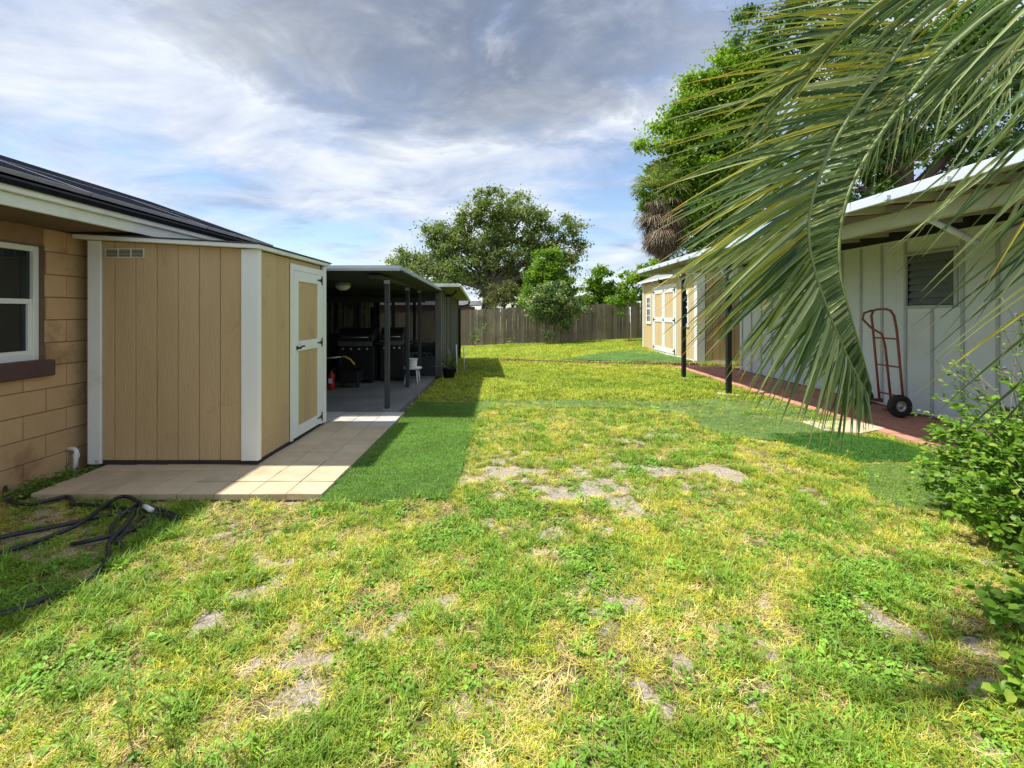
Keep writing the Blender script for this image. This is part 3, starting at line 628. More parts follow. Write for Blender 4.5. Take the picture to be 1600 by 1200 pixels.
# ------------------------------------------------------------------ patio cover (left, behind the shed)
cover_ = thing('patio_cover', 'flat metal patio cover on charcoal posts behind the tan shed', 'patio cover', (-2.8, 8.8, 0))
EZ0, EZ1 = 2.10, 2.02
mb = MB(); mb.add([(WX, 6.7, EZ0), (-1.49, 6.7, EZ0-.01), (-1.45, 11.0, EZ1-.05), (WX, 11.0, EZ1), (WX, 6.7, EZ0+.02), (-1.49, 6.7, EZ0+.01), (-1.45, 11.0, EZ1-.03), (WX, 11.0, EZ1+.02)],
    [(0, 3, 2, 1), (4, 5, 6, 7), (0, 1, 5, 4), (1, 2, 6, 5), (2, 3, 7, 6), (3, 0, 4, 7)]); mb.build('roof_sheet', M_under, cover_)
mb = MB(); n = 15
for k in range(n):
    ya, yb_ = 6.7+k*.286, 6.7+(k+1)*.286; za = EZ0+.012-(EZ0-EZ1+.03)*k/n
    mb.box(-2.6, -1.46, ya+.01, ya+.13, za+.0, za+.045)
    mb.box(-1.485, -1.455, ya, yb_-.01, za-.02, za+.018)
mb.build('pan_ribs', M_roofedge, cover_)
B('front_fascia', M_roofedge, cover_, (WX, -1.47, 6.655, 6.695, EZ0-.022, EZ0+.028), bevel=.004)
B('beam', M_post, cover_, (-1.99, -1.83, 7.0, 11.0, 1.985, 2.045))
B('cross_beam', M_post, cover_, (WX, -1.83, 10.82, 10.95, 1.72, 1.84), (-4.0, -1.5, 10.85, 10.93, 1.93, 1.99))
for (x, y) in ((-1.79, 7.26), (-1.92, 9.4), (-1.90, 10.6)):
    B('post', M_post, cover_, (x-.035, x+.035, y-.035, y+.035, .035, 1.99), bevel=.005)
    B('post_cap', M_roofedge, cover_, (x-.04, x+.045, y-.045, y-.036, 1.93, 1.985), bevel=.002)
B('post_foot', M_roofedge, cover_, (-1.85, -1.73, 7.20, 7.32, .036, .046))
lamp = MB(); lamp.lathe([(.0, -.07), (.05, -.065), (.10, -.04), (.13, -.0), (.13, .012)], (-2.95, 8.7, 1.965), 20); lo = lamp.build('ceiling_lamp', M_dome, None)
tag(lo, 'round white ceiling lamp under the patio cover', 'lamp'); MB().lathe([(.14, 0), (.14, .06), (.0, .06)], (-2.95, 8.7, 1.978), 20).build('lamp_base', M_roofedge, lo)

# ------------------------------------------------------------------ screened porch
porch = thing('screened_porch', 'dark screened porch with grey boarded side and low roof', 'porch', (-2.8, 13, 0))
PX, PY0, PY1 = -1.47, 11.02, 15.1
B('corner_post', M_porchwood, porch, (PX-.14, PX, PY0-.05, PY0+.08, .03, 2.05), bevel=.006)
B('kick_panel', M_kick, porch, (-4.05, PX-.14, PY0, PY0+.04, .035, .44))
B('rail', M_kick, porch, (-4.05, PX-.14, PY0-.015, PY0+.045, .44, .49))
B('mullion', M_kick, porch, (-2.62, -2.55, PY0-.01, PY0+.05, .49, 1.85)); B('mullion', M_kick, porch, (-3.5, -3.44, PY0-.01, PY0+.05, .49, 1.85))
B('header', M_kick, porch, (-4.05, PX-.14, PY0-.01, PY0+.05, 1.76, 1.98))
B('screen', M_screen, porch, (-4.05, PX-.14, PY0+.02, PY0+.0215, .49, 1.85))
y = PY0+.09
while y < PY1-.1:
    B('side_board', M_porchwood, porch, (PX-.05, PX-.01-random.uniform(0, .012), y, y+.17, .03, 1.99), bevel=.004)
    y += .34
B('side_wall', M_kick, porch, (PX-.07, PX-.052, PY0+.08, PY1, .03, 1.99))
B('rear_post', M_kick, porch, (PX-.1, PX, PY1-.1, PY1, .03, 1.95)); B('rear_post', M_porchwood, porch, (-4.08, -3.95, PY1-.1, PY1, .03, 1.95)); B('rear_post', M_kick, porch, (-2.9, -2.82, PY1-.1, PY1, .03, 1.95))
B('rear_kick', M_kick, porch, (-3.95, PX-.1, PY1-.06, PY1-.02, .03, .5)); B('rear_header', M_kick, porch, (-3.95, PX-.1, PY1-.06, PY1-.02, 1.90, 1.97))
B('screen', M_screen, porch, (-3.95, PX-.1, PY1-.045, PY1-.044, .5, 1.90))
ra = (-1.03, 10.75, 2.13); rb = (-1.15, 15.25, 1.90)
mb = MB(); mb.add([(-4.1, ra[1], ra[2]-.035), (ra[0], ra[1], ra[2]-.035), (rb[0], rb[1], rb[2]-.035), (-4.1, rb[1], rb[2]-.035), (-4.1, ra[1], ra[2]), (ra[0], ra[1], ra[2]), (rb[0], rb[1], rb[2]), (-4.1, rb[1], rb[2])],
    [(0, 3, 2, 1), (4, 5, 6, 7), (0, 1, 5, 4), (1, 2, 6, 5), (2, 3, 7, 6), (3, 0, 4, 7)]); mb.build('roof', mat('porch_soffit', (0.17, 0.17, 0.12), (0.22, 0.22, 0.16), 0.8), porch)
mb = MB()
for k in range(26): mb.box(-4.05+k*.118, -4.0+k*.118, ra[1]-.01, ra[1]+.3, ra[2]-.0+.002, ra[2]+.03)
mb.build('roof_ribs', M_shing, porch)
B('front_edge', M_cream, porch, (-4.1, ra[0]-.0, ra[1]-.025, ra[1]-.003, ra[2]-.06, ra[2]+.006), bevel=.003)
mb = MB(); mb.tube([(ra[0]+.01, ra[1]-.02, ra[2]-.03), (rb[0]+.01, rb[1], rb[2]-.03)], .035, 6); mb.build('gutter', M_cream, porch)
mb = MB(); mb.tube([(rb[0], rb[1]-.05, rb[2]-.06), (rb[0]-.02, rb[1]-.05, rb[2]-.16), (rb[0]-.25, rb[1]-.1, rb[2]-.22), (PX+.03, rb[1]-.15, rb[2]-.30), (PX+.03, rb[1]-.15, .05)], .035, 8); mb.build('downspout', M_black, porch)
mb = MB(); mb.tube([(-1.18, 11.5, 2.03), (-1.20, 11.5, 1.96), (-1.3, 11.5, 1.90), (-1.44, 11.5, 1.90)], .03, 8); mb.build('gutter_elbow', M_black, porch)
# house wall behind patio and porch
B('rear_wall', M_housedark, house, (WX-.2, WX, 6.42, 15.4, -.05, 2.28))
rw = B('window', M_glass, house, (WX+.001, WX+.01, 11.3, 13.0, 1.05, 1.93)); B('frame', M_cream, rw, (WX+.003, WX+.03, 11.22, 13.08, 1.93, 1.98), (WX+.003, WX+.03, 11.22, 13.08, 1.0, 1.05), (WX+.003, WX+.03, 12.1, 12.14, 1.05, 1.93), (WX+.003, WX+.03, 11.22, 11.27, 1.05, 1.93), (WX+.003, WX+.03, 13.03, 13.08, 1.05, 1.93))
rd = B('sliding_door', M_glass, house, (WX+.001, WX+.012, 13.5, 15.0, .1, 1.88)); B('frame', M_white, rd, (WX+.004, WX+.05, 13.44, 13.50, .05, 1.9), (WX+.004, WX+.05, 13.5, 15.0, 1.85, 1.9), (WX+.006, WX+.048, 14.25, 14.32, .05, 1.86))
B('curtain', M_wplastic, rd, (WX+.013, WX+.02, 14.0, 14.25, .2, 1.8))
B('notice', M_wplastic, rd, (WX+.013, WX+.018, 13.6, 13.85, 1.66, 1.80), (WX+.013, WX+.018, 14.4, 14.85, 1.66, 1.80))

# ------------------------------------------------------------------ things on the patio
def grill(x, y, label, wd=.75):
    t_ = thing('barbecue_grill', label, 'grill', (x, y, .035))
    B('cabinet', M_black, t_, (x-wd/2, x+wd/2, y-.25, y+.25, .10, .78), bevel=.01)
    B('control_panel', mat('dull_steel', (.10, .10, .10), (.15, .15, .15), .5, 8, metal=.4), t_, (x-wd/2+.02, x+wd/2-.02, y-.275, y-.252, .80, .90), bevel=.004)
    mb_ = MB(); prof = [(y-.27, .90), (y+.25, .90), (y+.25, 1.05), (y+.10, 1.17), (y-.10, 1.17), (y-.24, 1.04)]; mb_.prism(prof, 'x', x-wd/2, x+wd/2); mb_.build('lid', M_black, t_, bevel=.02)
    mb_ = MB(); mb_.tube([(x-wd*.36, y-.25, .98), (x-wd*.36, y-.30, .985), (x+wd*.36, y-.30, .985), (x+wd*.36, y-.25, .98)], .010, 8); mb_.build('handle', M_steel, t_)
    for k in range(4):
        mb_ = MB(); kx = x-wd*.33+k*wd*.22; mb_.lathe([(0, -.03), (.022, -.03), (.026, 0)], (kx, y-.278, .745), 12, 'y'); mb_.build('knob', M_steel, t_)
    B('side_shelf', M_black, t_, (x+wd/2+.003, x+wd/2+.26, y-.22, y+.22, .84, .875), bevel=.005)
    for sx_ in (-1, 1):
        mb_ = MB(); mb_.lathe([(0, -.02), (.06, -.02), (.065, 0), (.06, .02), (0, .02)], (x+sx_*wd*.42, y-.18, .10), 14, 'x'); mb_.build('wheel', M_rubber, t_)
    return t_
grill(-3.10, 10.15, 'black barbecue grill with steel control panel and four knobs')
grill(-2.42, 10.45, 'smaller dark barbecue grill next to the patio post', .5)
ex = thing('fire_extinguisher', 'red fire extinguisher standing on the patio slab', 'fire extinguisher', (-3.30, 9.1, .035))
MB().lathe([(0, 0), (.055, .0), (.06, .02), (.06, .26), (.045, .30), (.018, .33), (.018, .36)], (-3.30, 9.1, .036), 14).build('cylinder', M_redx, ex)
B('label_band', M_wplastic, ex, (-3.335, -3.265, 9.035, 9.042, .16, .25)); B('valve_lever', M_black, ex, (-3.33, -3.24, 9.085, 9.115, .395, .43), bevel=.004)
MB().tube([(-3.27, 9.08, .40), (-3.22, 9.07, .33), (-3.225, 9.06, .18)], .008, 6).build('hose', M_black, ex)
tr = thing('garden_trolley', 'dark trolley with yellow and white curved handle by the extinguisher', 'trolley', (-3.0, 9.3, .035))
B('tray', M_black, tr, (-3.2, -2.85, 9.25, 9.65, .14, .36), bevel=.01)
MB().tube([(-3.45, 9.2, .62), (-3.15, 9.2, .645)], .014, 8).build('white_grip', M_wplastic, tr)
MB().tube([(-3.15, 9.2, .645), (-3.08, 9.2, .65), (-2.98, 9.2, .60), (-2.90, 9.22, .50)], .018, 8).build('yellow_grip', M_yelp, tr)
MB().tube([(-2.9, 9.22, .50), (-2.92, 9.28, .36)], .012, 8).build('strut', M_black, tr); MB().tube([(-3.18, 9.2, .64), (-3.16, 9.28, .36)], .012, 8).build('strut', M_black, tr)
for sx_ in (-3.17, -2.88): MB().lathe([(0, -.02), (.065, -.02), (.07, 0), (.065, .02), (0, .02)], (sx_, 9.35, .11), 14, 'x').build('wheel', M_rubber, tr)
# stool and pot
sx_, sy_ = -1.93, 9.95
stl = thing('white_stool', 'small white plastic stool holding the ribbed pot', 'stool', (sx_, sy_, 0))
MB().lathe([(0, .37), (.19, .37), (.195, .36), (.195, .335), (.18, .33), (0, .33)], (sx_, sy_, .0), 20).build('seat', M_wplastic, stl)
for k in range(4):
    an = R(45+90*k); MB().tube([(sx_+.14*math.cos(an), sy_+.14*math.sin(an), .34), (sx_+.19*math.cos(an), sy_+.19*math.sin(an), .0)], .016, 8).build('leg', M_wplastic, stl)
prof = [(0, .0), (.085, 0)]+[(.088+.012*k/8+(.003 if k % 2 else 0), .012+k*.017) for k in range(9)]+[(.112, .155), (.112, .172), (.10, .172), (.095, .15), (0, .15)]
pt = MB().lathe(prof, (sx_+.0, sy_, .373), 22).build('ribbed_pot', M_wplastic, None); tag(pt, 'white ribbed flower pot standing on the stool', 'pot')
MB().tube([(sx_, sy_, .51), (sx_-.02, sy_, .62), (sx_+.02, sy_, .68), (sx_+.03, sy_, .64)], .004, 5).build('dry_stem', M_barkl, pt)

LEAF_STRAP = leafmat('strap_leaf', [(0, (.07, .12, .035)), (.6, (.14, .20, .07)), (1, (.36, .40, .22))], .25)
def strap_plant(name, label, x, y, z, n, L_, wd, seed, pot=None, cat='plant', m=LEAF_STRAP):
    t_ = thing(name, label, cat, (x, y, z)); rr_ = random.Random(seed)
    if pot: MB().lathe([(0, 0), (pot*.75, 0), (pot, pot*1.5), (pot*1.06, pot*1.5), (pot*1.06, pot*1.65), (pot*.9, pot*1.65), (pot*.85, pot*1.4), (0, pot*1.4)], (x, y, z), 18).build('pot', M_pot, t_)
    z0 = z+(pot*1.4 if pot else 0)
    for i in range(n):
        a = rr_.uniform(0, 6.283); tilt = rr_.uniform(.15, 1.1); ln = L_*rr_.uniform(.6, 1.1); vs = []; k = 6
        for j in range(k+1):
            q_ = j/k; r_ = ln*q_*math.sin(tilt)*(1+.2*q_); h = ln*q_*math.cos(tilt)-ln*.35*q_*q_*tilt; ww = wd*(1-q_**2.2)*(.6+.8*q_ if q_ < .5 else 1)
            c = (x+r_*math.cos(a), y+r_*math.sin(a), z0+h); s_ = (-math.sin(a)*ww/2, math.cos(a)*ww/2)
            vs += [(c[0]-s_[0], c[1]-s_[1], c[2]+ww*.15), (c[0], c[1], c[2]-ww*.1), (c[0]+s_[0], c[1]+s_[1], c[2]+ww*.15)]
        fs = [f for j in range(k) for f in ((3*j, 3*j+1, 3*j+4, 3*j+3), (3*j+1, 3*j+2, 3*j+5, 3*j+4))]
        npmesh('leaf', np.array(vs), np.array(fs), m, t_, np.full(len(fs), rr_.random()), True)
    return t_
strap_plant('potted_plant', 'spiky strap-leaved plant in black pot at the porch corner', -1.28, 10.85, .0, 34, .52, .035, 3, .15)
strap_plant('potted_plant', 'smaller upright plant beside the porch wall', -1.28, 11.7, .0, 22, .62, .03, 4, .12)
for k in range(2):
    o = MB().tube([(-1.13+.12*k, 11.2+.6*k, 0), (-1.15+.12*k, 11.2+.6*k, .75-.1*k)], .014, 6).build('plant_stake', M_wplastic, None); tag(o, ('taller' if k == 0 else 'shorter')+' white stake among the plants by the porch', 'stake')
# porch chair
lc = thing('lounge_chair', 'pale slatted lounge chair inside the screened porch', 'chair', (-2.2, 12.4, .03))
for i in range(6): B('seat_slat', M_white, lc, (-2.6+i*.11, -2.53+i*.11, 12.1, 12.75, .42, .445), bevel=.004)
for i in range(5):
    a = .10+i*.09; B('back_slat', M_white, lc, (-1.98+a*.7, -1.96+a*.7, 12.12, 12.73, .46+a*.9, .53+a*.9), bevel=.004)
for sx_ in (-2.55, -2.0):
    for sy_2 in (12.12, 12.70): B('leg', M_white, lc, (sx_, sx_+.05, sy_2, sy_2+.05, .036, .418))
MB().tube([(-2.6, 12.1, .62), (-2.2, 12.1, .68), (-1.85, 12.1, .66), (-1.65, 12.1, .95)], .025, 8).build('arm', M_white, lc)
MB().tube([(-2.6, 12.75, .62), (-2.2, 12.75, .68), (-1.85, 12.75, .66), (-1.65, 12.75, .95)], .025, 8).build('arm', M_white, lc)

# ------------------------------------------------------------------ white building + carport roof (right)
RX = 6.0
rb_ = thing('white_outbuilding', 'long white sheet-metal outbuilding with jalousie window', 'outbuilding', (8, 8, 0))
wy0, wy1, wz0, wz1 = 6.40, 7.16, 1.60, 2.33
B('wall', M_wallw, rb_, (RX, RX+.15, 1.0, wy0, -.05, 2.60), (RX, RX+.15, wy1, 12.2, -.05, 2.60), (RX, RX+.15, wy0, wy1, -.05, wz0), (RX, RX+.15, wy0, wy1, wz1, 2.60), (RX, 10, 12.2, 12.3, -.05, 2.6), (RX+.15, 10, 1.0, 1.15, -.05, 2.6))
yy = 12.15
while yy > 1.1:
    if not (wy0-.03 < yy < wy1+.03): B('rib', M_rib, rb_, (RX-.022, RX, yy-.022, yy+.022, .03, 2.56), bevel=.008)
    else: B('rib', M_rib, rb_, (RX-.022, RX, yy-.022, yy+.022, .03, wz0-.03), bevel=.008)
    yy -= .4505
B('footing', M_bed, rb_, (RX-.10, RX+.1, 1.0, 12.25, -.05, .035), bevel=.01)
B('gap_shade_strip', M_black, rb_, (RX+.02, RX+.1, 1.0, 12.3, 2.60, 2.75))  # solid black strip, stands in for shade in the gap under the roof
jw = B('window', M_rib, rb_, (RX-.03, RX+.05, wy0-.045, wy0, wz0-.03, wz1+.04), (RX-.03, RX+.05, wy1, wy1+.045, wz0-.03, wz1+.04), (RX-.05, RX+.05, wy0, wy1, wz0-.035, wz0), (RX-.03, RX+.05, wy0, wy1, wz1, wz1+.04), bevel=.004)
mj = mat('jalousie_glass', (0.16, 0.19, 0.19), (0.21, 0.24, 0.24), 0.25, 4)
for k in range(7):
    z = wz0+.01+k*.102; MB().prism([(RX-.005, z), (RX+.001, z-.003), (RX+.045, z+.098), (RX+.039, z+.101)], 'y', wy0+.003, wy1-.003).build('pane', mj, jw)
B('window_back', M_black, jw, (RX+.09, RX+.1, wy0, wy1, wz0, wz1))
cx0 = 3.6; CY1 = 13.1
car = thing('carport_roof', 'long white-edged lean-to roof on black posts along the outbuilding', 'carport roof', (5, 8, 0))
B('fascia', M_bluew, car, (cx0, cx0+.03, .6, CY1, 2.55, 2.645), bevel=.004)
mb = MB(); mb.prism([(cx0+.03, 2.62), (RX+.4, 2.80), (RX+.4, 2.83), (cx0+.03, 2.65)], 'y', .6, CY1); mb.build('deck', M_cedar, car)
mb = MB(); mb.prism([(RX+.4, 2.80), (10.5, 3.0), (10.5, 3.03), (RX+.4, 2.83)], 'y', .6, CY1); mb.build('rear_deck', M_shing, car)
mb = MB(); mb.prism([(cx0+.035, 2.606), (4.0, 2.633), (4.0, 2.627), (cx0+.035, 2.60)], 'y', .6, CY1); mb.build('soffit_board', M_olive, car)
yy = CY1-.05
while yy > .7:
    MB().prism([(cx0-.035, 2.555), (cx0-.035, 2.60), (cx0-.002, 2.60), (cx0-.002, 2.555)], 'y', yy-.025, yy+.025).build('rafter_tail', M_bluew, car)
    MB().prism([(cx0+.032, 2.53), (RX+.1, 2.70), (RX+.1, 2.785), (cx0+.032, 2.597)], 'y', yy-.022, yy+.022).build('rafter', M_olive, car)
    yy -= .61
B('beam', M_olive, car, (4.0, 4.10, .6, 11.5, 2.38, 2.525), bevel=.004)
MB().prism([(cx0+.04, 2.56), (RX, 2.72), (RX, 2.60), (cx0+.04, 2.50)], 'y', CY1-.03, CY1-.006).build('end_board', M_bluew, car)
for y in (8.72, 10.92):
    B('post', M_black, car, (4.01, 4.095, y-.042, y+.042, .0, 2.375), bevel=.005)
    MB().prism([(y+.045, 2.05), (y+.045, 2.13), (y+.30, 2.375), (y+.38, 2.375)], 'x', 4.03, 4.07).build('brace', M_bluew, car)
    MB().prism([(y-.045, 2.05), (y-.045, 2.13), (y-.30, 2.375), (y-.38, 2.375)], 'x', 4.03, 4.07).build('brace', M_bluew, car)
    B('post_pad', M_stone, car, (3.90, 4.2, y-.15, y+.15, -.05, .02), bevel=.01)
MB().tube([(4.05, 4.6, 2.40), (4.55, 4.6, 2.15)], .03, 6).build('diagonal_brace', M_bluew, car)
MB().tube([(5.96, 5.5, 2.55), (5.2, 5.0, 2.35), (5.0, 4.6, 2.72)], .02, 6).build('conduit', M_bluew, car)
ln_ = thing('hanging_lantern', 'small black lantern hanging under the carport roof', 'lantern', (4.55, 9.3, 2.3))
MB().tube([(4.55, 9.3, 2.66), (4.55, 9.3, 2.48)], .006, 6).build('chain', M_black, ln_)
MB().lathe([(0, .16), (.03, .15), (.085, .09), (.085, .075), (0, .075)], (4.55, 9.3, 2.33), 4).build('cap', M_black, ln_); MB().lathe([(.05, -.02), (.07, .073), (0, .073)], (4.55, 9.3, 2.33), 4).build('glass', M_dome, ln_)
MB().lathe([(.0, -.04), (.055, -.035), (.055, -.021), (0, -.021)], (4.55, 9.3, 2.33), 4).build('base', M_black, ln_)
# loose pale stones by the path
o = MB().prism([gp(1252, 661), gp(1330, 660), gp(1385, 672), gp(1345, 680), gp(1290, 676)], 'z', 0, .03).build('stepping_stone', M_stone, None, bevel=.008); tag(o, 'pale yellow flat stone slab lying beside the red path', 'stone')
o = MB().prism([gp(995, 556), gp(1040, 555), gp(1056, 559), gp(1008, 561)], 'z', 0, .05).build('door_slab', M_stone, None, bevel=.008); tag(o, 'pale slab in front of the yellow shed doors', 'slab')

# ------------------------------------------------------------------ hand truck
ht = thing('hand_truck', 'rusty red hand truck with black tyres by the white wall', 'hand truck', (5.6, 7.0, .03))
def rail(y, xt=5.50): return [(5.64, y, .16), (5.60, y, .55), (5.54, y, 1.2)]
arch = [(5.64, 6.80, .16), (5.60, 6.80, .6), (5.54, 6.80, 1.25), (5.51, 6.81, 1.45), (5.50, 6.86, 1.525), (5.50, 6.94, 1.545), (5.50, 7.10, 1.545), (5.50, 7.18, 1.525), (5.51, 7.23, 1.45), (5.54, 7.24, 1.25), (5.60, 7.24, .6), (5.64, 7.24, .16)]
MB().tube(arch, .017, 10).build('frame_tube', M_redtube, ht)
MB().tube([(5.47, 7.16, 1.53), (5.38, 7.20, 1.49), (5.36, 7.21, 1.40), (5.42, 7.12, 1.27), (5.52, 7.04, 1.18), (5.56, 7.03, 1.0), (5.64, 7.02, .16)], .016, 10).build('handle_tube', M_redtube, ht)
for z in (.30, .72, 1.12):
    xx = 5.64-(z-.16)*.095; MB().tube([(xx, 6.81, z), (xx, 7.23, z)], .012, 8).build('cross_bar', M_redtube, ht)
MB().tube([(5.50, 6.72, .17), (5.50, 7.36, .17)], .012, 8).build('axle', M_steel, ht)
B('toe_plate', M_redtube, ht, (5.66, 5.88, 6.82, 7.22, .045, .055)); B('axle_bracket', M_redtube, ht, (5.50, 5.66, 6.83, 6.85, .13, .21), (5.50, 5.66, 7.19, 7.21, .13, .21))
for y, s_ in ((6.70, -1), (7.40, 1)):
    tyre = MB().lathe([(.075, -.035), (.11, -.048), (.145, -.044), (.158, -.025), (.16, 0), (.158, .025), (.145, .044), (.11, .048), (.075, .035)], (5.50, y, .19), 24, 'y').build('wheel', M_rubber, ht)
    MB().lathe([(0, -.03), (.02, -.034), (.025, -.02), (.055, -.018), (.07, -.036), (.078, -.03), (.078, .03), (.07, .036), (.055, .018), (.025, .02), (0, .034)], (5.50, y, .19), 20, 'y').build('rim', M_steel, tyre)

# ------------------------------------------------------------------ yellow shed (right, far)
YX, YY0, YY1 = 5.55, 13.9, 19.4; YH = 2.64
s2 = thing('yellow_shed', 'pale yellow garden shed with white double doors beyond the carport', 'shed', (7.2, 16.6, 0))
B('base', M_stone, s2, (YX+.0, 8.95, YY0+.02, YY1, -.05, .11)); B('wall_core', M_skid, s2, (YX+.02, 9.0, YY0+.02, YY1-.01, .1, YH-.05))
y = YY0+.22
while y < YY1-.2:
    yn = min(y+.21, YY1-.13)
    if not (15.62 < (y+yn)/2 < 17.98): B('siding_board', M_yel, s2, (YX, YX+.018, y+.006, yn-.006, .1, YH), bevel=.004)
    else: B('siding_board', M_yel, s2, (YX, YX+.018, y+.006, yn-.006, 2.42, YH), bevel=.004)
    y = yn
x = YX+.24
while x < 8.8:
    MB().prism([(x+.006, .1), (x+.204, .1), (x+.204, YH+.25*(1-abs(x+.1-7.25)/1.7)), (x+.006, YH+.25*(1-abs(x+.1-7.25)/1.7))], 'y', YY0, YY0+.018).build('siding_board', M_tan, s2, bevel=.004); x += .21  # same yellow siding on the shaded side, its shade put into the tan colour
B('corner_trim', M_white, s2, (YX-.015, YX+.22, YY0-.016, YY0-.001, .09, YH), (YX-.016, YX-.001, YY0+.0, YY0+.20, .09, YH), bevel=.003)
B('corner_trim', M_white, s2, (YX-.016, YX+.02, YY1-.12, YY1+.01, .09, YH), bevel=.003)
B('skirt_trim', M_white, s2, (YX-.014, YX, YY0+.2, YY1-.12, .0, .095), (YX, 9, YY0-.014, YY0, .0, .095))
B('door_frame', M_white, s2, (YX-.02, YX, 15.56, 15.68, .12, 2.45), (YX-.02, YX, 17.94, 18.06, .12, 2.45), (YX-.021, YX, 15.68, 17.94, 2.33, 2.45), bevel=.004)
for (a_, b_, hs) in ((15.685, 16.808, 1), (16.814, 17.935, -1)):
    d_ = B('door', M_white, s2, (YX-.03, YX+.0, a_, a_+.15, .12, 2.325), (YX-.03, YX, b_-.15, b_, .12, 2.325), (YX-.0295, YX, a_+.15, b_-.15, .12, .28), (YX-.0295, YX, a_+.15, b_-.15, 1.16, 1.31), (YX-.0295, YX, a_+.15, b_-.15, 2.17, 2.325), bevel=.003)
    w3 = (b_-a_-.3)/4
    for z0, z1 in ((.282, 1.158), (1.312, 2.168)):
        for k in range(4): B('panel_board', M_yel, d_, (YX-.012, YX, a_+.152+k*w3, a_+.148+(k+1)*w3, z0, z1), bevel=.002)
    for z_ in (.22, 1.235, 2.24): hinge(d_, YX-.03, a_+.01 if hs > 0 else b_-.01, z_, hs, -1, 1.5)
    if hs > 0: MB().tube([(YX-.05, b_-.07, 1.2), (YX-.07, b_-.07, 1.235), (YX-.05, b_-.07, 1.28)], .016, 6).build('handle', M_black, d_)
def shed_window(y0, y1, z0, z1):
    f_ = B('window', M_white, s2, (YX-.03, YX-.0, y0, y0+.09, z0, z1), (YX-.03, YX, y1-.09, y1, z0, z1), (YX-.035, YX, y0-.03, y1+.03, z0-.10, z0), (YX-.0295, YX, y0+.09, y1-.09, z1-.1, z1),
           (YX-.024, YX-.006, y0+.09, y1-.09, (z0+z1)/2-.03, (z0+z1)/2+.03), bevel=.003)
    B('pane', M_glass, f_, (YX-.008, YX-.004, y0+.08, y1-.08, z0, z1-.08)); mbm = MB(); ym = (y0+y1)/2; mbm.box(YX-.020, YX-.009, ym-.012, ym+.012, z0, z1-.1)
    for q_ in (.25, .75): zc = z0+(z1-z0-.1)*q_; mbm.box(YX-.0195, YX-.0092, y0+.09, y1-.09, zc-.012, zc+.012)
    mbm.build('glazing_bars', M_white, f_)
shed_window(18.30, 18.85, 1.15, 2.15); shed_window(14.5, 15.1, 1.15, 2.15)
def yr(x): return YH+.03+(7.25-abs(x-7.25)-5.4)*.42
mb = MB(); mb.prism([(5.38, yr(5.38)), (7.25, yr(7.25)), (9.12, yr(9.12)), (9.12, yr(9.12)+.05), (7.25, yr(7.25)+.05), (5.38, yr(5.38)+.05)], 'y', YY0-.1, YY1+.1); mb.build('roof', M_shing, s2)
B('eave_board', M_white, s2, (5.36, 5.378, YY0-.1, YY1+.1, yr(5.38)-.03, yr(5.38)+.04))
B('door_lamp', M_black, s2, (YX-.16, YX, 16.75, 16.87, 2.52, 2.56), (YX-.19, YX-.09, 16.74, 16.88, 2.56, 2.68), bevel=.01)

# ------------------------------------------------------------------ fence
FY = 23.5
fence = thing('wooden_fence', 'weathered grey-brown picket privacy fence across the back of the yard', 'fence', (2, FY, 0))
x = -14.0; k = 0
while x < 14.5:
    v_ = k % 3; wd = (.132, .138, .140)[v_]
    def mk(wd=wd, v_=v_):
        h = 1.80+(.0, .012, -.012)[v_]; return MB().prism([(-wd/2, 0), (wd/2, 0), (wd/2, h-.03), (wd/2-.03, h), (-wd/2+.03, h), (-wd/2, h-.03)], 'y', -.009, .009)
    piece('plank', (v_,), mk, M_fence, fence, (x, FY+random.uniform(-.008, .008), gzf(x, FY)+random.uniform(-.01, .02)), (R(random.uniform(-.4, .4)), R(random.uniform(-.5, .5)), R(random.uniform(-2, 2))))
    x += .1425; k += 1
for z in (.35, 1.45):
    mb = MB(); mb.add([(-14, FY+.015, gzf(-6, FY)+z), (-6, FY+.015, gzf(-6, FY)+z), (12, FY+.015, gzf(12, FY)+z), (14.5, FY+.015, gzf(12, FY)+z)]+[(-14, FY+.05, gzf(-6, FY)+z+.09), (-6, FY+.05, gzf(-6, FY)+z+.09), (12, FY+.05, gzf(12, FY)+z+.09), (14.5, FY+.05, gzf(12, FY)+z+.09)],
       [(0, 1, 5, 4), (1, 2, 6, 5), (2, 3, 7, 6)]); mb.build('rail', M_fence, fence)
# side fence on the left, seen through the porch
f2 = thing('side_fence', 'left boundary fence seen dimly through the porch screens', 'fence', (-8, 19, 0))
for k in range(40):
    piece('plank', (0,), None, M_fence, f2, (-9.0+k*.0, FY-.2-k*.1425, gzf(-6, FY)-.02), (0, 0, R(90)))
# neighbour houses
nh = thing('neighbour_house', 'neighbouring house with long pale blue-white roof edge behind the fence', 'house', (-8, 31, 0))
B('wall', M_brickd, nh, (-14, -2.3, 30.3, 36, -.2, 1.9)); B('fascia', M_bluew, nh, (-15, -1.75, 29.7, 29.75, 1.95, 2.22))
mb = MB(); mb.prism([(29.75, 2.2), (34, 2.35), (36.5, 2.2), (36.5, 1.98), (29.75, 1.98)], 'x', -15, -1.78); mb.build('roof', M_bluew, nh)
nh2 = thing('distant_house', 'far grey gabled house roof between the shrubs behind the fence', 'house', (5, 34, 0))
B('wall', M_bluew, nh2, (2.5, 8.5, 33.5, 38, -.1, 2.0)); MB().prism([(2.2, 1.95), (8.8, 1.95), (5.5, 2.75)], 'y', 33, 38.5).build('roof', M_shing, nh2)

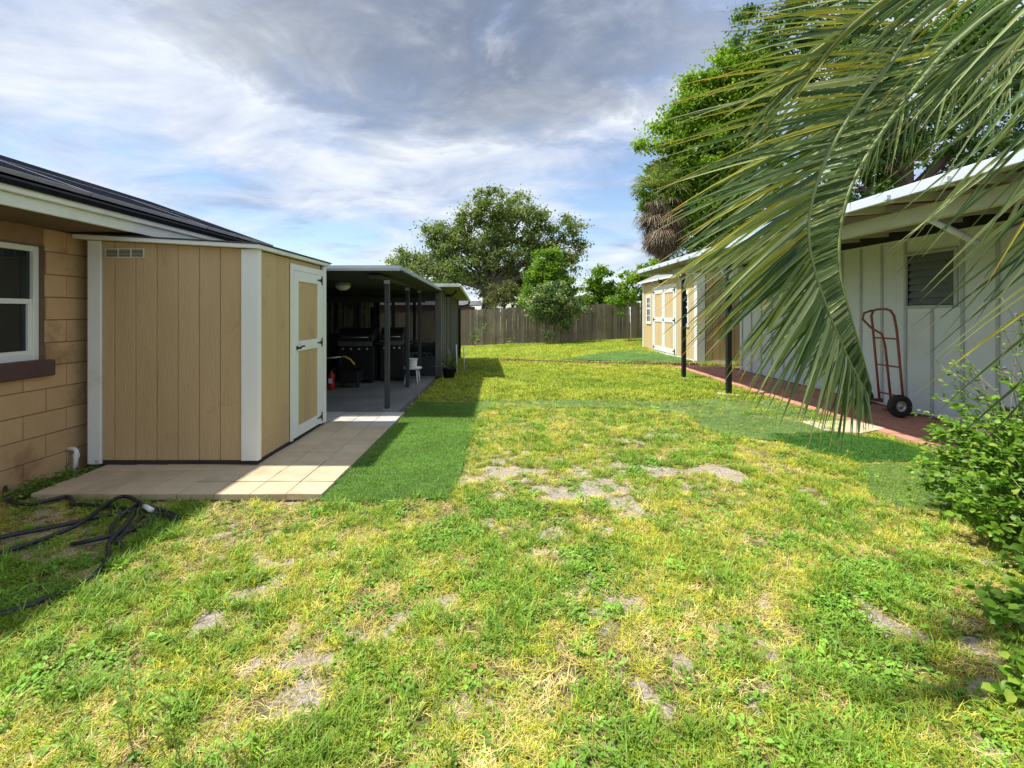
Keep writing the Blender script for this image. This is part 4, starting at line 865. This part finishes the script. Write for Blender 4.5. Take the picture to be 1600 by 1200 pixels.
# ------------------------------------------------------------------ trees
def limb(mb_, p0, p1, r0, r1, sag=.15, seg=6, n=6, rr_=random):
    p0 = Vector(p0); p1 = Vector(p1); L_ = (p1-p0).length
    off = Vector((rr_.uniform(-1, 1), rr_.uniform(-1, 1), rr_.uniform(-.2, 1)))*L_*sag
    pts_ = [p0.lerp(p1, k/n)+off*math.sin(math.pi*k/n)*.5 for k in range(n+1)]; mb_.tube(pts_, r0, seg, r1); return pts_
def crown_pts(clumps, nsub, nleaf, spread, rng, hollow=.5):
    """clumps: (x,y,z,rx,ry,rz); returns leaf centres and sub-clump centres"""
    vol = np.array([c[3]*c[4]*c[5] for c in clumps])**.75; pr = vol/vol.sum(); C = []; S = []
    for c, p in zip(clumps, pr):
        m = max(3, int(nsub*p)); d = unit(rng.normal(size=(m, 3))); r = hollow+(1-hollow)*rng.random((m, 1))**.6
        S.append(np.array(c[:3])+d*r*np.array(c[3:]))
    S = np.concatenate(S); k = rng.integers(0, len(S), nleaf); sz = rng.uniform(.55, 1.35, len(S))
    off = rng.normal(size=(nleaf, 3)); off = unit(off)*np.minimum(np.abs(rng.normal(0, 1, (nleaf, 1))), 1.9)*spread*sz[k][:, None]*np.array([1, 1, .7])
    return S[k]+off, S, k
def tree(name, label, cat, base, clumps, nsub, nleaf, spread, leaf, m, bark, r0, seed, fork=None, hollow=.5, up=.35, nlimb=14, group=None, extra=None):
    rng = np.random.default_rng(seed); rr_ = random.Random(seed); t_ = thing(name, label, cat, base, group)
    C, S, k = crown_pts(clumps, nsub, nleaf, spread, rng, hollow)
    P_, F_ = diamonds(C, leaf*rng.uniform(.65, 1.25, nleaf), rng, up)
    cr = rng.random(len(S)); rn = np.clip(cr[k]*.6+rng.random(nleaf)*.4, 0, 1)
    o = npmesh('crown', P_, F_, m, t_, rn); o['kind'] = 'stuff'
    mb_ = MB(); b0 = Vector(base); fk = Vector(fork) if fork else b0+Vector((0, 0, 1))
    limb(mb_, b0, fk, r0, r0*.75, .05, 10, 6, rr_)
    cs = sorted(clumps, key=lambda c: -c[3]*c[5])[:nlimb]
    for c in cs:
        pts_ = limb(mb_, fk, (c[0], c[1], c[2]-.2*c[5]), r0*.5, r0*.12, .12, 6, 6, rr_)
        for j in range(4):
            s_ = S[rr_.randrange(len(S))]; near = [q for q in S if (abs(q[0]-c[0]) < c[3]*1.1 and abs(q[2]-c[2]) < c[5]*1.1 and abs(q[1]-c[1]) < c[4]*1.1)]
            if near: s_ = near[rr_.randrange(len(near))]; limb(mb_, pts_[rr_.randrange(2, 6)], s_, r0*.16, r0*.04, .15, 5, 4, rr_)
    mb_.build('trunk', bark, t_); return t_
def cl(px, py, Y, rx, rz, ry=None, dy=0):             # a clump given by its place in view and its half-size in view
    p = at(px, py, Y+dy); a = rx/F*Y; b_ = rz/F*Y; return (p.x, p.y, p.z, a, ry or a*.9, b_)
OAK = leafmat('oak_leaf', [(0, (.09, .135, .035)), (.5, (.17, .235, .06)), (.85, (.29, .34, .11)), (1, (.40, .42, .20))], .42)
BRI = leafmat('bright_leaf', [(0, (.07, .15, .012)), (.5, (.16, .30, .022)), (1, (.32, .46, .06))], .4)
VAR = leafmat('variegated_leaf', [(0, (.05, .12, .03)), (.55, (.13, .22, .06)), (.8, (.36, .42, .17)), (1, (.58, .60, .34))], .3)
YLW = leafmat('olive_leaf', [(0, (.06, .09, .02)), (.5, (.14, .17, .04)), (1, (.30, .30, .10))], .3)
RGT = leafmat('right_leaf', [(0, (.08, .17, .012)), (.45, (.20, .35, .022)), (.8, (.29, .44, .035)), (1, (.42, .55, .07))], .42)
DRK = leafmat('dark_leaf', [(0, (.03, .08, .010)), (.5, (.07, .16, .018)), (1, (.16, .28, .04))], .35)
Yo = 37
oc = [cl(770, 320, Yo, 45, 30), cl(815, 335, Yo, 40, 34), cl(745, 365, Yo, 50, 36), cl(700, 365, Yo, 30, 26), cl(680, 395, Yo, 36, 28), cl(640, 405, Yo, 26, 16), cl(615, 412, Yo, 16, 8), cl(730, 410, Yo, 60, 34), cl(800, 395, Yo, 50, 40),
      cl(850, 375, Yo, 34, 26), cl(885, 365, Yo, 26, 28), cl(895, 395, Yo, 18, 14), cl(870, 415, Yo, 30, 30), cl(690, 435, Yo, 50, 22), cl(780, 445, Yo, 60, 26, dy=2), cl(650, 425, Yo, 30, 14), cl(850, 340, Yo, 16, 14), cl(835, 440, Yo, 30, 30, dy=2), cl(720, 335, Yo, 16, 14), cl(665, 365, Yo, 14, 12), cl(905, 380, Yo, 10, 8)]
tree('oak_tree', 'huge spreading live oak rising behind the wooden fence', 'tree', (at(757, 480, Yo).x, Yo, 0), oc, 520, 70000, .5, .22, OAK, M_bark, .55, 5, fork=at(765, 452, Yo), hollow=.35, nlimb=18)
Yb = 25.3
tree('green_tree', 'bright green dense tree behind the fence in front of the oak', 'tree', (at(857, 480, Yb).x, Yb, gzf(2, Yb)), [cl(855, 410, Yb, 22, 22), cl(850, 440, Yb, 32, 28), cl(845, 468, Yb, 34, 26), cl(878, 440, Yb, 20, 24), cl(868, 400, Yb, 12, 12), cl(893, 455, Yb, 12, 12), cl(832, 445, Yb, 14, 18)],
     190, 26000, .22, .14, BRI, M_bark, .12, 6, fork=at(857, 475, Yb), hollow=.4)
Yv = 22.6
tree('variegated_shrub', 'multi-stemmed shrub with pale green leaves in front of the fence', 'shrub', (at(873, 530, Yv).x, Yv, gzf(2.5, Yv)), [cl(865, 465, Yv, 34, 24), cl(850, 485, Yv, 26, 18), cl(890, 478, Yv, 24, 20), cl(872, 450, Yv, 18, 12), cl(840, 470, Yv, 16, 12), cl(860, 520, Yv, 10, 8), cl(880, 505, Yv, 18, 10)],
     150, 14000, .19, .12, VAR, M_barkl, .06, 7, fork=at(874, 517, Yv), hollow=.35)
Yy = 27
tree('olive_bush', 'rounded yellowish bush peeking over the fence near the oak trunk', 'bush', (at(788, 480, Yy).x, Yy, 0), [cl(790, 455, Yy, 26, 17), cl(775, 463, Yy, 18, 14), cl(805, 465, Yy, 16, 16), cl(790, 480, Yy, 30, 18)], 70, 9000, .2, .11, YLW, M_bark, .1, 8, fork=at(788, 478, Yy))
Yg = 26
tree('green_bush', 'leafy bush over the fence, left of the small white pole', 'bush', (at(940, 480, Yg).x, Yg, .1), [cl(940, 440, Yg, 22, 22), cl(925, 455, Yg, 18, 16), cl(955, 462, Yg, 22, 18), cl(938, 480, Yg, 28, 20)], 100, 15000, .22, .15, BRI, M_bark, .1, 9, fork=at(940, 475, Yg))
tree('green_bush', 'leafy bush over the fence right behind the yellow shed corner', 'bush', (at(985, 480, Yg+1).x, Yg+1, .1), [cl(980, 438, Yg+1, 20, 18), cl(1000, 450, Yg+1, 22, 26), cl(975, 462, Yg+1, 18, 14), cl(1010, 430, Yg+1, 20, 20), cl(1040, 440, Yg+1, 40, 40)], 120, 17000, .22, .15, RGT, M_bark, .1, 10, fork=at(985, 475, Yg+1))
Ys = 22.2
tree('young_tree', 'thin young tree beside a white pole near the yellow shed', 'tree', (at(983, 535, Ys).x, Ys, gzf(5.7, Ys)), [cl(962, 468, Ys, 16, 9), cl(985, 462, Ys, 16, 10), cl(975, 475, Ys, 12, 6), cl(972, 492, Ys, 6, 5)], 40, 1900, .13, .12, BRI, M_barkl, .025, 11, fork=at(976, 480, Ys), hollow=.3)
p = at(986, 534, 22.0); o = MB().tube([(p.x, 22.0, gzf(p.x, 22)), (p.x-.04, 22.0, 1.75)], .02, 8).build('white_pole', M_wplastic, None); tag(o, 'thin white pole standing by the young tree', 'pole')
tree('sapling', 'sparse sapling with pale leaves against the left end of the fence', 'sapling', (at(742, 535, 22.3).x, 22.3, gzf(-1.4, 22.3)-.01), [cl(755, 510, 22.3, 8, 5), cl(738, 522, 22.3, 8, 7), cl(742, 533, 22.3, 9, 5)], 22, 240, .07, .11, VAR, M_barkl, .012, 12, fork=at(742, 528, 22.3), hollow=.3)
tree('sapling', 'tiny leafy seedling at the foot of the fence', 'sapling', (at(798, 537, 22.6).x, 22.6, gzf(.2, 22.6)-.01), [cl(798, 530, 22.6, 5, 5)], 8, 90, .05, .10, VAR, M_barkl, .008, 13, fork=at(798, 533, 22.6), hollow=.2)
# large right trees
Yr = 21
rc = [cl(1185, 130, Yr, 50, 50), cl(1130, 215, Yr, 50, 44), cl(1075, 215, Yr, 34, 34), cl(1060, 290, Yr, 40, 40), cl(1140, 115, Yr, 42, 36), cl(1100, 150, Yr, 40, 36), cl(1070, 185, Yr, 36, 34), cl(1150, 180, Yr, 60, 50), cl(1045, 250, Yr, 34, 34), cl(1100, 250, Yr, 60, 60), cl(1010, 230, Yr, 20, 12), cl(1020, 300, Yr, 24, 30), cl(1060, 330, Yr, 44, 40), cl(1120, 330, Yr, 60, 50), cl(1180, 270, Yr, 60, 60), cl(1050, 370, Yr, 34, 24), cl(1170, 90, Yr, 40, 20), cl(1110, 395, Yr, 60, 30), cl(1030, 200, Yr, 12, 10), cl(1075, 130, Yr, 14, 10)]
tree('laurel_tree', 'tall bright green tree towering behind the carport roof', 'tree', (at(1120, 480, Yr).x, Yr, 0), rc, 640, 125000, .34, .165, RGT, M_bark, .3, 14, fork=at(1120, 380, Yr), hollow=.3)
Yd = 17
dc = [cl(1200, 40, Yd, 50, 36), cl(1290, 20, Yd, 70, 50), cl(1380, 60, Yd, 80, 60), cl(1300, 110, Yd, 90, 60), cl(1480, 80, Yd, 90, 70), cl(1420, 180, Yd, 90, 60), cl(1560, 160, Yd, 80, 60), cl(1520, 250, Yd, 70, 40), cl(1600, 60, Yd, 90, 60), cl(1400, 250, Yd, 70, 40), cl(1650, 220, Yd, 80, 60), cl(1330, 200, Yd, 60, 60), cl(1330, 290, Yd, 60, 40), cl(1200, -50, Yd, 40, 40)]
tree('camphor_tree', 'dark leafy tree behind the white outbuilding at the right edge', 'tree', (at(1420, 400, Yd).x, Yd, 0), dc, 520, 85000, .34, .15, DRK, M_bark, .3, 15, fork=at(1420, 300, Yd), hollow=.3)
# cabbage palm
Yp = 20.6
cp = thing('cabbage_palm', 'fan palm with shaggy brown skirt beside the tall bright tree', 'palm', (at(1035, 480, Yp).x, Yp, 0))
pc = at(1036, 335, Yp)
MB().tube([(pc.x+.1, Yp, 0), (pc.x, Yp, pc.z+.9)], .2, 12).build('trunk', M_bark, cp)
DEAD = leafmat('dead_frond', [(0, (.09, .06, .035)), (.6, (.20, .145, .09)), (1, (.33, .26, .17))], .15)
def fans(n, el0, el1, R0, m, name, seed, c):
    rng = np.random.default_rng(seed); V_ = []; F_ = []; rn = []
    for i in range(n):
        a = rng.uniform(0, 6.283); e = rng.uniform(el0, el1); d = Vector((math.cos(a)*math.cos(e), math.sin(a)*math.cos(e), math.sin(e))); st_ = Vector(c)+d*R0*rng.uniform(.35, .6)
        s_ = d.cross(Vector((0, 0, 1))).normalized(); u2 = s_.cross(d)
        for j in range(16):
            th = (j/15-.5)*2.6; dd = (d*math.cos(th)+s_*math.sin(th)); tip = st_+dd*R0*.55*rng.uniform(.8, 1.1)+Vector((0, 0, -.35*R0*rng.uniform(.4, 1)*(.5+abs(th)*.4))); w2 = (s_*math.cos(th)-d*math.sin(th))*.022; k_ = len(V_)
            mid = st_+dd*R0*.30; V_ += [tuple(st_), tuple(mid+w2), tuple(tip), tuple(mid-w2)]; F_.append((k_, k_+1, k_+2, k_+3)); rn.append(rng.random())
    return npmesh(name, np.array(V_), np.array(F_), m, cp, np.array(rn))
fans(30, -.1, 1.3, 1.5, OAK, 'fan_crown', 3, (pc.x-.1, pc.y, pc.z+.9)).__setitem__('kind', 'stuff')
for k_, (dz_, r_) in enumerate(((.75, 1.25), (.25, 1.45), (-.35, 1.35), (-.9, 1.0))): fans(44, -1.45, -.25, r_, DEAD, 'dead_skirt', 4+k_, (pc.x, pc.y, pc.z+dz_)).__setitem__('kind', 'stuff')

# ------------------------------------------------------------------ foreground palm
palm = thing('feather_palm', 'arching feather palm whose long grey-green fronds hang in from the right', 'palm', (3.35, 2.7, 0))
CR = Vector((3.3, 2.65, 3.35))
MB().tube([(3.4, 2.7, 0), (3.42, 2.72, 1.0), (3.36, 2.68, 2.2), (3.3, 2.65, 3.35)], lambda k: .2-.05*k, 14).build('trunk', M_bark, palm)
def palmmat(name, base, tipc):
    m = leafmat(name, [(0, base[0]), (.5, base[1]), (.85, base[2]), (1, tipc)], .36, .5, spec=.3); return m
M_lf = palmmat('palm_leaflet', ((.05, .10, .04), (.17, .26, .09), (.50, .56, .27)), (.42, .34, .18))
M_lfy = palmmat('palm_leaflet_yellow', ((.22, .29, .045), (.38, .40, .06), (.55, .48, .06)), (.68, .42, .04))
M_tip = mat('dry_tip', (.35, .27, .18), None, .8)
M_rach = mat('palm_rachis', (.16, .22, .06), (.22, .28, .09), .5, 10)
def bez(pts, n):
    pts = [Vector(p) for p in pts]; out = []
    for i in range(len(pts)-1):
        p0 = pts[max(i-1, 0)]; p1 = pts[i]; p2 = pts[i+1]; p3 = pts[min(i+2, len(pts)-1)]
        for k in range(n):
            t_ = k/n; out.append(.5*((2*p1)+(-p0+p2)*t_+(2*p0-5*p1+4*p2-p3)*t_*t_+(-p0+3*p1-3*p2+p3)*t_**3))
    out.append(pts[-1]); return out
def leaflet(base, d, L_, wd, droop, nrm, m, parent, rn, k=7):
    d = d.normalized(); vs = []; p = base.copy(); seg = L_/k; dd = d.copy()
    for j in range(k+1):
        q_ = j/k; w2 = wd*min(1, .35+q_*5)*(1-max(0, (q_-.15)/.85)**1.35)*.5+.0004
        s_ = dd.cross(nrm); s_ = s_.normalized() if s_.length > 1e-4 else Vector((0, 1, 0)); nn = s_.cross(dd).normalized()
        vs += [tuple(p-s_*w2+nn*w2*.55), tuple(p), tuple(p+s_*w2+nn*w2*.55)]
        dd = (dd+Vector((0, 0, -1))*droop/k*(.4+1.2*q_)).normalized(); p = p+dd*seg
    fs = [f for j in range(k) for f in ((3*j, 3*j+1, 3*j+4, 3*j+3), (3*j+1, 3*j+2, 3*j+5, 3*j+4))]
    ra = np.full(len(fs), rn*.9)
    if (rn*7919) % 1 < .45: ra[-2:] = 1.0
    return npmesh('leaflet', np.array(vs), np.array(fs), m, parent, ra, True)
NLF = 0
def frond(pts, n, Lf, dirs, seed, wd=.026, mat_f=None, r0=.014, droop=.5, part=None, start=.08):
    """rachis through pts; dirs(t, side, tangent) gives the leaflet direction"""
    global NLF
    rr_ = random.Random(seed); path_ = bez(pts, 8); N_ = len(path_)-1
    ra_ = MB().tube(path_, r0, 6, .003).build('frond', M_rach, palm)
    for i in range(n):
        t_ = start+(1-start)*(i+.5)/n; f_ = t_*N_; j = min(int(f_), N_-1); p_ = path_[j].lerp(path_[j+1], f_-j); tan = (path_[j+1]-path_[j]).normalized()
        for side in (0, 1):
            spec_ = dirs(t_, side, tan, rr_)
            if spec_ is None: continue
            d, lf = spec_; d = Vector(d)+Vector((rr_.gauss(0, .045), rr_.gauss(0, .06), rr_.gauss(0, .045)))
            m = mat_f(t_, side, rr_) if mat_f else M_lf
            nrm = Vector((.25+rr_.gauss(0, .25), -1, .45+rr_.gauss(0, .3)))
            leaflet(p_, d, Lf*lf*rr_.uniform(.88, 1.08), wd*rr_.uniform(.8, 1.15), droop*rr_.uniform(.5, 1.4), nrm, m, ra_, rr_.random()**1.3); NLF += 1
    return ra_
def im(ang, depth=0): return Vector((math.cos(R(ang)), depth, math.sin(R(ang))))   # angle in the plane facing the viewer
# frond A: the big one, sweeping left then hanging down
ptsA = [CR, at(1560, -40, 2.35), at(1450, 30, 2.15), at(1375, 120, 2.05), at(1310, 210, 1.98), at(1272, 300, 1.93), at(1264, 380, 1.9), at(1288, 470, 1.88), at(1325, 560, 1.88), at(1352, 610, 1.88)]
def dA(t, side, tan, r):
    if side == 0:
        ang = np.interp(t, [0, .25, .4, .55, .7, .85, 1], [182, 182, 192, 205, 222, 246, 275]); return im(ang+r.gauss(0, 2.5), -.18), np.interp(t, [0, .3, .6, .85, 1], [.85, 1.30, .92, .55, .18])
    ang = np.interp(t, [0, .3, .5, .7, .85, 1], [200, 208, 215, 235, 262, 284]); return im(ang+r.gauss(0, 4), .45), np.interp(t, [0, .3, .6, .85, 1], [.75, .95, .80, .42, .16])
def mA(t, side, r):
    return M_lfy if (.2 < t < .66 and side == 0 and r.random() < .42) or r.random() < .04 else M_lf
frond(ptsA, 116, .80, dA, 1, .0155, mA, droop=.2, start=.16)
# frond B: behind, rachis forms the smooth right edge
ptsB = [CR, at(1600, -10, 2.5), at(1500, 60, 2.35), at(1420, 150, 2.25), at(1345, 260, 2.2), at(1316, 340, 2.18), at(1312, 420, 2.16), at(1328, 490, 2.15), at(1346, 550, 2.15), at(1360, 600, 2.15)]
def dB(t, side, tan, r):
    if side == 0: return im(np.interp(t, [0, .4, .6, .75, .9, 1], [185, 192, 200, 218, 242, 265]), .05), np.interp(t, [0, .5, .8, 1], [.9, .9, .6, .25])
    return im(np.interp(t, [0, .5, .7, .9, 1], [200, 215, 228, 250, 270]), .5), np.interp(t, [0, .5, .8, 1], [.8, .8, .5, .2])
frond(ptsB, 100, .62, dB, 2, .0155, lambda t, s, r: M_lfy if r.random() < .04 else M_lf, droop=.25, start=.2)
# frond C: out of frame at the right, its leaflets cross the view diagonally
ptsC = [CR, at(1590, -130, 1.95), at(1650, -60, 1.75), at(1700, 60, 1.65), at(1735, 180, 1.6), at(1765, 320, 1.6), at(1790, 460, 1.6)]
def dC(t, side, tan, r):
    if side == 0: return im(np.interp(t, [0, .5, 1], [216, 231, 240])+r.gauss(0, 3), .12), np.interp(t, [0, .5, 1], [1.0, 1.0, .75])
    return im(np.interp(t, [0, .5, 1], [208, 224, 236])+r.gauss(0, 4), .35), .95
frond(ptsC, 34, .80, dC, 3, .0155, lambda t, s, r: M_lfy if r.random() < .08 else M_lf, droop=.22, start=.15)
# frond D: upper frond reaching left along the top of the picture
ptsD = [CR, at(1650, -90, 2.2), at(1540, -70, 2.0), at(1430, -30, 1.9), at(1330, 40, 1.85), at(1262, 120, 1.85)]
def dD(t, side, tan, r):
    if side == 0: return im(np.interp(t, [0, .5, .8, 1], [176, 175, 185, 205])+r.gauss(0, 5), 0), np.interp(t, [0, .6, 1], [.8, .85, .5])
    return im(np.interp(t, [0, .5, 1], [205, 212, 225])+r.gauss(0, 5), .2), np.interp(t, [0, .6, 1], [.9, .8, .5])
frond(ptsD, 36, .72, dD, 4, .0165, lambda t, s, r: M_lfy if r.random() < .45 else M_lf, droop=.3, start=.2)
# frond E: further back, thin leaflets hanging straight down
ptsE = [CR, at(1640, 60, 2.75), at(1560, 90, 2.8), at(1470, 130, 2.85), at(1390, 185, 2.9), at(1330, 250, 2.9)]
def dE(t, side, tan, r): return im(np.interp(t, [0, 1], [262, 254])+r.gauss(0, 4), .2 if side else -.1), np.interp(t, [0, .5, 1], [.9, .8, .6])
frond(ptsE, 36, .60, dE, 5, .014, None, droop=.3, start=.25)
# frond F: dark mass in the upper right
ptsF = [CR, at(1640, 20, 2.5), at(1580, 60, 2.45), at(1500, 90, 2.4), at(1420, 120, 2.4), at(1340, 140, 2.4)]
def dF(t, side, tan, r): return im(np.interp(t, [0, 1], [222, 205])+r.gauss(0, 6), .3 if side else .0), .9
frond(ptsF, 44, .55, dF, 6, .020, None, droop=.4, start=.2)

# ------------------------------------------------------------------ shrubs, right foreground
NEARL = leafmat('shrub_leaf', [(0, (.06, .15, .012)), (.5, (.13, .27, .022)), (.85, (.23, .40, .04)), (1, (.38, .50, .08))], .4, .42)
def leafy_shrub(name, label, cx, cy, z0, rx, ry, rz_, nst, nlf, L_, seed, m=NEARL, wf=1.0, flowers=0, cat='shrub', reach=1.0, zmin=0.02):
    rng = np.random.default_rng(seed); t_ = thing(name, label, cat, (cx, cy, z0)); mb_ = MB(); Cs = []; Ds = []
    ends = []
    for i in range(nst):
        d = unit(rng.normal(size=3)); d[2] = abs(d[2])*.9+.12; r = rng.uniform(.55, 1.0)*reach; e = np.array([cx+d[0]*rx*r, cy+d[1]*ry*r, z0+d[2]*rz_*r])
        b0 = np.array([cx+rng.normal(0, rx*.12), cy+rng.normal(0, ry*.12), z0]); c = b0*.45+e*.55+np.array([0, 0, rz_*.16]); pts_ = [b0, b0*.5+c*.5, c, e*.6+c*.4, e]
        mb_.tube([tuple(q) for q in pts_], .0045, 5, .0015); ends.append(e)
        m_ = max(2, nlf//nst); tt = rng.uniform(.25, 1, m_)**.7; pa = np.array(pts_)
        for q in tt:
            f_ = q*4; j = min(int(f_), 3); p_ = pa[j]*(1-(f_-j))+pa[j+1]*(f_-j)
            tan = unit((pa[j+1]-pa[j])[None])[0]; D = unit((rng.normal(size=3)*.9+tan*.7)[None])[0]; Cs.append(p_+D*.008+rng.normal(0, .014, 3)); Ds.append(D)
    Cs = np.array(Cs); Ds = np.array(Ds); Ds[:, 2] = Ds[:, 2]*.5-.05; n = len(Cs); Cs[:, 2] = np.maximum(Cs[:, 2], z0+zmin)
    Nn = np.tile([-.15, -.25, 1.], (n, 1))+rng.normal(0, .35, (n, 3)); P_, F_ = leaves(Cs, Ds, Nn, L_*rng.uniform(.55, 1.2, n), wf)
    o = npmesh('foliage', P_, F_, m, t_, np.repeat(np.clip(rng.random(n), 0, 1), 8), True); o['kind'] = 'stuff'
    mb_.build('stems', M_barkl if flowers else MATS['palm_rachis'], t_)
    return t_, ends
leafy_shrub('leafy_shrub', 'dense bright green leafy shrub filling the right edge of the lawn', 3.50, 3.0, 0, .66, 1.0, 1.05, 210, 8800, .046, 21, wf=.95)
leafy_shrub('leafy_shrub', 'low green shrub at the bottom right corner of the lawn', 2.66, 2.05, 0, .48, .50, .62, 90, 2600, .05, 22, wf=1.0)
leafy_shrub('leafy_shrub', 'green shrub growing close to the end of the red path', 4.72, 4.3, 0, .55, .70, .85, 120, 4200, .045, 23, wf=.95)
leafy_shrub('leafy_shrub', 'small green seedling clump in the very bottom right corner', 2.02, 1.72, 0, .22, .20, .26, 26, 420, .05, 26, wf=1.0)
M_purp = mat('purple_flower', (.16, .10, .45), (.25, .17, .6), .6)
fs_, ends = leafy_shrub('porterweed_shrub', 'wispy tall shrub with thin arching stems and tiny purple flowers', 4.2, 3.75, .0, .95, .8, 1.62, 100, 1700, .042, 24, YLW if False else NEARL, .8, flowers=1)
rr_ = random.Random(5); mbs = MB()
for i in range(34):
    e = Vector(ends[rr_.randrange(len(ends))]); d = Vector((rr_.uniform(-1, .4), rr_.uniform(-.6, .4), rr_.uniform(.0, .9))).normalized(); L_ = rr_.uniform(.12, .34)
    p1 = e+d*L_*.6; p2 = p1+(d+Vector((0, 0, -.3)))*L_*.4; mbs.tube([e, p1, p2], .0022, 4)
    if i < 20:
        for k in range(3): q = p1.lerp(p2, .6+.2*k); MB().lathe([(0, -.006), (.009, -.002), (.010, .004), (0, .008)], tuple(q+Vector((rr_.gauss(0, .006), rr_.gauss(0, .006), rr_.gauss(0, .006)))), 6).build('flower', M_purp, fs_)
mbs.build('flower_stalks', M_barkl, fs_)
# weeds at the wall foot and taller stems in the lawn
leafy_shrub('wall_weeds', 'low dark weeds growing along the foot of the block wall', -3.90, 4.15, 0.0, .13, .55, .13, 40, 700, .028, 25, wf=.8, cat='weeds')
def wild_stem(x, y, h, seed, label):
    rr2 = random.Random(seed); t_ = thing('tall_weed', label, 'weed', (x, y, gzf(x, y))); mb_ = MB(); z0 = gzf(x, y); Cs = []; Ds = []
    p = Vector((x, y, z0)); d = Vector((rr2.uniform(-.2, .2), rr2.uniform(-.2, .2), 1)); pts_ = [p]
    for k in range(6): d = (d+Vector((rr2.gauss(0, .12), rr2.gauss(0, .12), 0))).normalized(); p = p+d*h/6; pts_.append(p)
    mb_.tube(pts_, .0025, 5, .001)
    for k in range(9):
        b_ = pts_[rr2.randrange(2, 7)]; a = rr2.uniform(0, 6.283); e = b_+Vector((math.cos(a), math.sin(a), rr2.uniform(.2, .9)))*h*rr2.uniform(.15, .3); mb_.tube([b_, e], .0012, 4)
        for q_ in range(3): Cs.append(tuple(b_.lerp(e, .4+.3*q_))); Ds.append((math.cos(a+rr2.uniform(-1, 1)), math.sin(a+rr2.uniform(-1, 1)), .3))
    mb_.build('stem', MATS['palm_rachis'], t_)
    P_, F_ = leaves(np.array(Cs), np.array(Ds), np.tile([0, -.3, 1.], (len(Cs), 1)), np.full(len(Cs), .022), .5); o = npmesh('leaves', P_, F_, NEARL, t_, np.full(len(F_), .9)); o['kind'] = 'stuff'
wild_stem(*gp(215, 1190), .26, 31, 'thin branching weed, leftmost of the tall ones near the bottom')
wild_stem(*gp(285, 1210), .30, 32, 'tallest thin weed stem in the lower left lawn')
wild_stem(*gp(370, 1195), .16, 33, 'short leaning weed right of the tall thin stems')

# ------------------------------------------------------------------ hose
def hosepts(pl, lift):
    out = []
    for i, (px, py) in enumerate(pl):
        h = lift[i] if isinstance(lift, list) else lift; x, y = gp(px, py, h); out.append((x, y, h+.0))
    return bez(out, 6)
hose = thing('garden_hose', 'tangled black garden hose lying on the grass by the wall', 'hose', (-2.6, 3.3, 0))
H1 = [(-60, 690), (2, 750), (10, 778), (40, 788), (75, 782), (105, 776), (114, 783), (112, 788), (140, 789), (200, 795), (230, 800), (262, 806), (278, 810), (272, 803), (250, 797), (224, 789)]
MB().tube(hosepts(H1, [.30, .1, .03]+[.03]*13), .0145, 8).build('hose_length', M_hose, hose)
H2 = [(224, 789), (205, 778), (190, 776), (172, 784), (150, 800), (130, 815), (100, 830), (60, 845), (20, 858), (-30, 872)]
MB().tube(hosepts(H2, [.05, .06, .06, .06, .05, .05, .04, .03, .03, .03]), .0145, 8).build('hose_length', M_hose, hose)
H3 = [(-30, 850), (10, 838), (60, 828), (110, 818), (160, 806), (200, 800), (218, 798), (222, 806), (205, 822), (190, 838), (184, 846), (192, 854), (178, 838), (174, 826), (182, 814), (198, 800), (214, 790), (232, 790), (244, 800), (238, 810), (215, 824), (195, 832), (170, 838), (140, 845), (116, 850), (104, 852)]
MB().tube(hosepts(H3, [.028]*24+[.01, -.03]), .0145, 8).build('hose_length', M_hose, hose)
H4 = [(212, 790), (206, 806), (192, 824), (178, 838), (169, 852), (169, 868), (160, 885), (142, 902), (120, 915), (80, 932), (40, 948), (-20, 965)]
MB().tube(hosepts(H4, [.0, .045, .05, .045, .03]+[.022]*7), .0145, 8).build('hose_length', M_hose, hose)
cpt = hosepts([(226, 791), (237, 797)], .06); MB().tube([cpt[0], cpt[-1]], .018, 10).build('coupling', M_wplastic, hose)

# ------------------------------------------------------------------ fallen leaves
DL = mat('dry_leaf', (.22, .085, .03), (.36, .17, .06), .7, rnd=.3)
spots = [(965, 922), (1318, 1070), (1255, 832), (1402, 868), (1410, 882), (1458, 897), (1250, 822), (700, 898), (1180, 712), (1165, 735), (1030, 1170), (872, 990), (1330, 832), (1090, 915), (1370, 880), (600, 905), (745, 1050), (1230, 960), (1500, 930), (1055, 745)]
P_, F_ = leaves(np.array([[0, 0, 0.]]), np.array([[1, 0, .15]]), np.array([[0, .2, 1.]]), [.045], 1.1)
mbl = MB(); mbl.add([tuple(q) for q in P_], [tuple(f) for f in F_], True); leaf0 = mbl.build('fallen_leaf', DL, None)
for i, (px, py) in enumerate(spots):
    o = leaf0 if i == 0 else leaf0.copy()
    if i: COL.objects.link(o)
    x, y = gp(px, py); o.location = (x, y, gzf(x, y)+.028); rr2 = random.Random(i); o.rotation_euler = (rr2.uniform(-.5, .5), rr2.uniform(-.6, .4), rr2.uniform(0, 6.28)); s_ = rr2.uniform(.45, .85); o.scale = (s_, s_, s_)
    tag(o, 'small orange-brown dry leaf fallen on the lawn', 'leaf', 'dry leaves scattered on the lawn')
for o in bpy.data.objects:                            # drop stray names such as a piece's hidden first copy
    if o.get('category') is not None and o.parent is not None: del o['category']
print('objects', len(bpy.data.objects), 'leaflets', NLF)
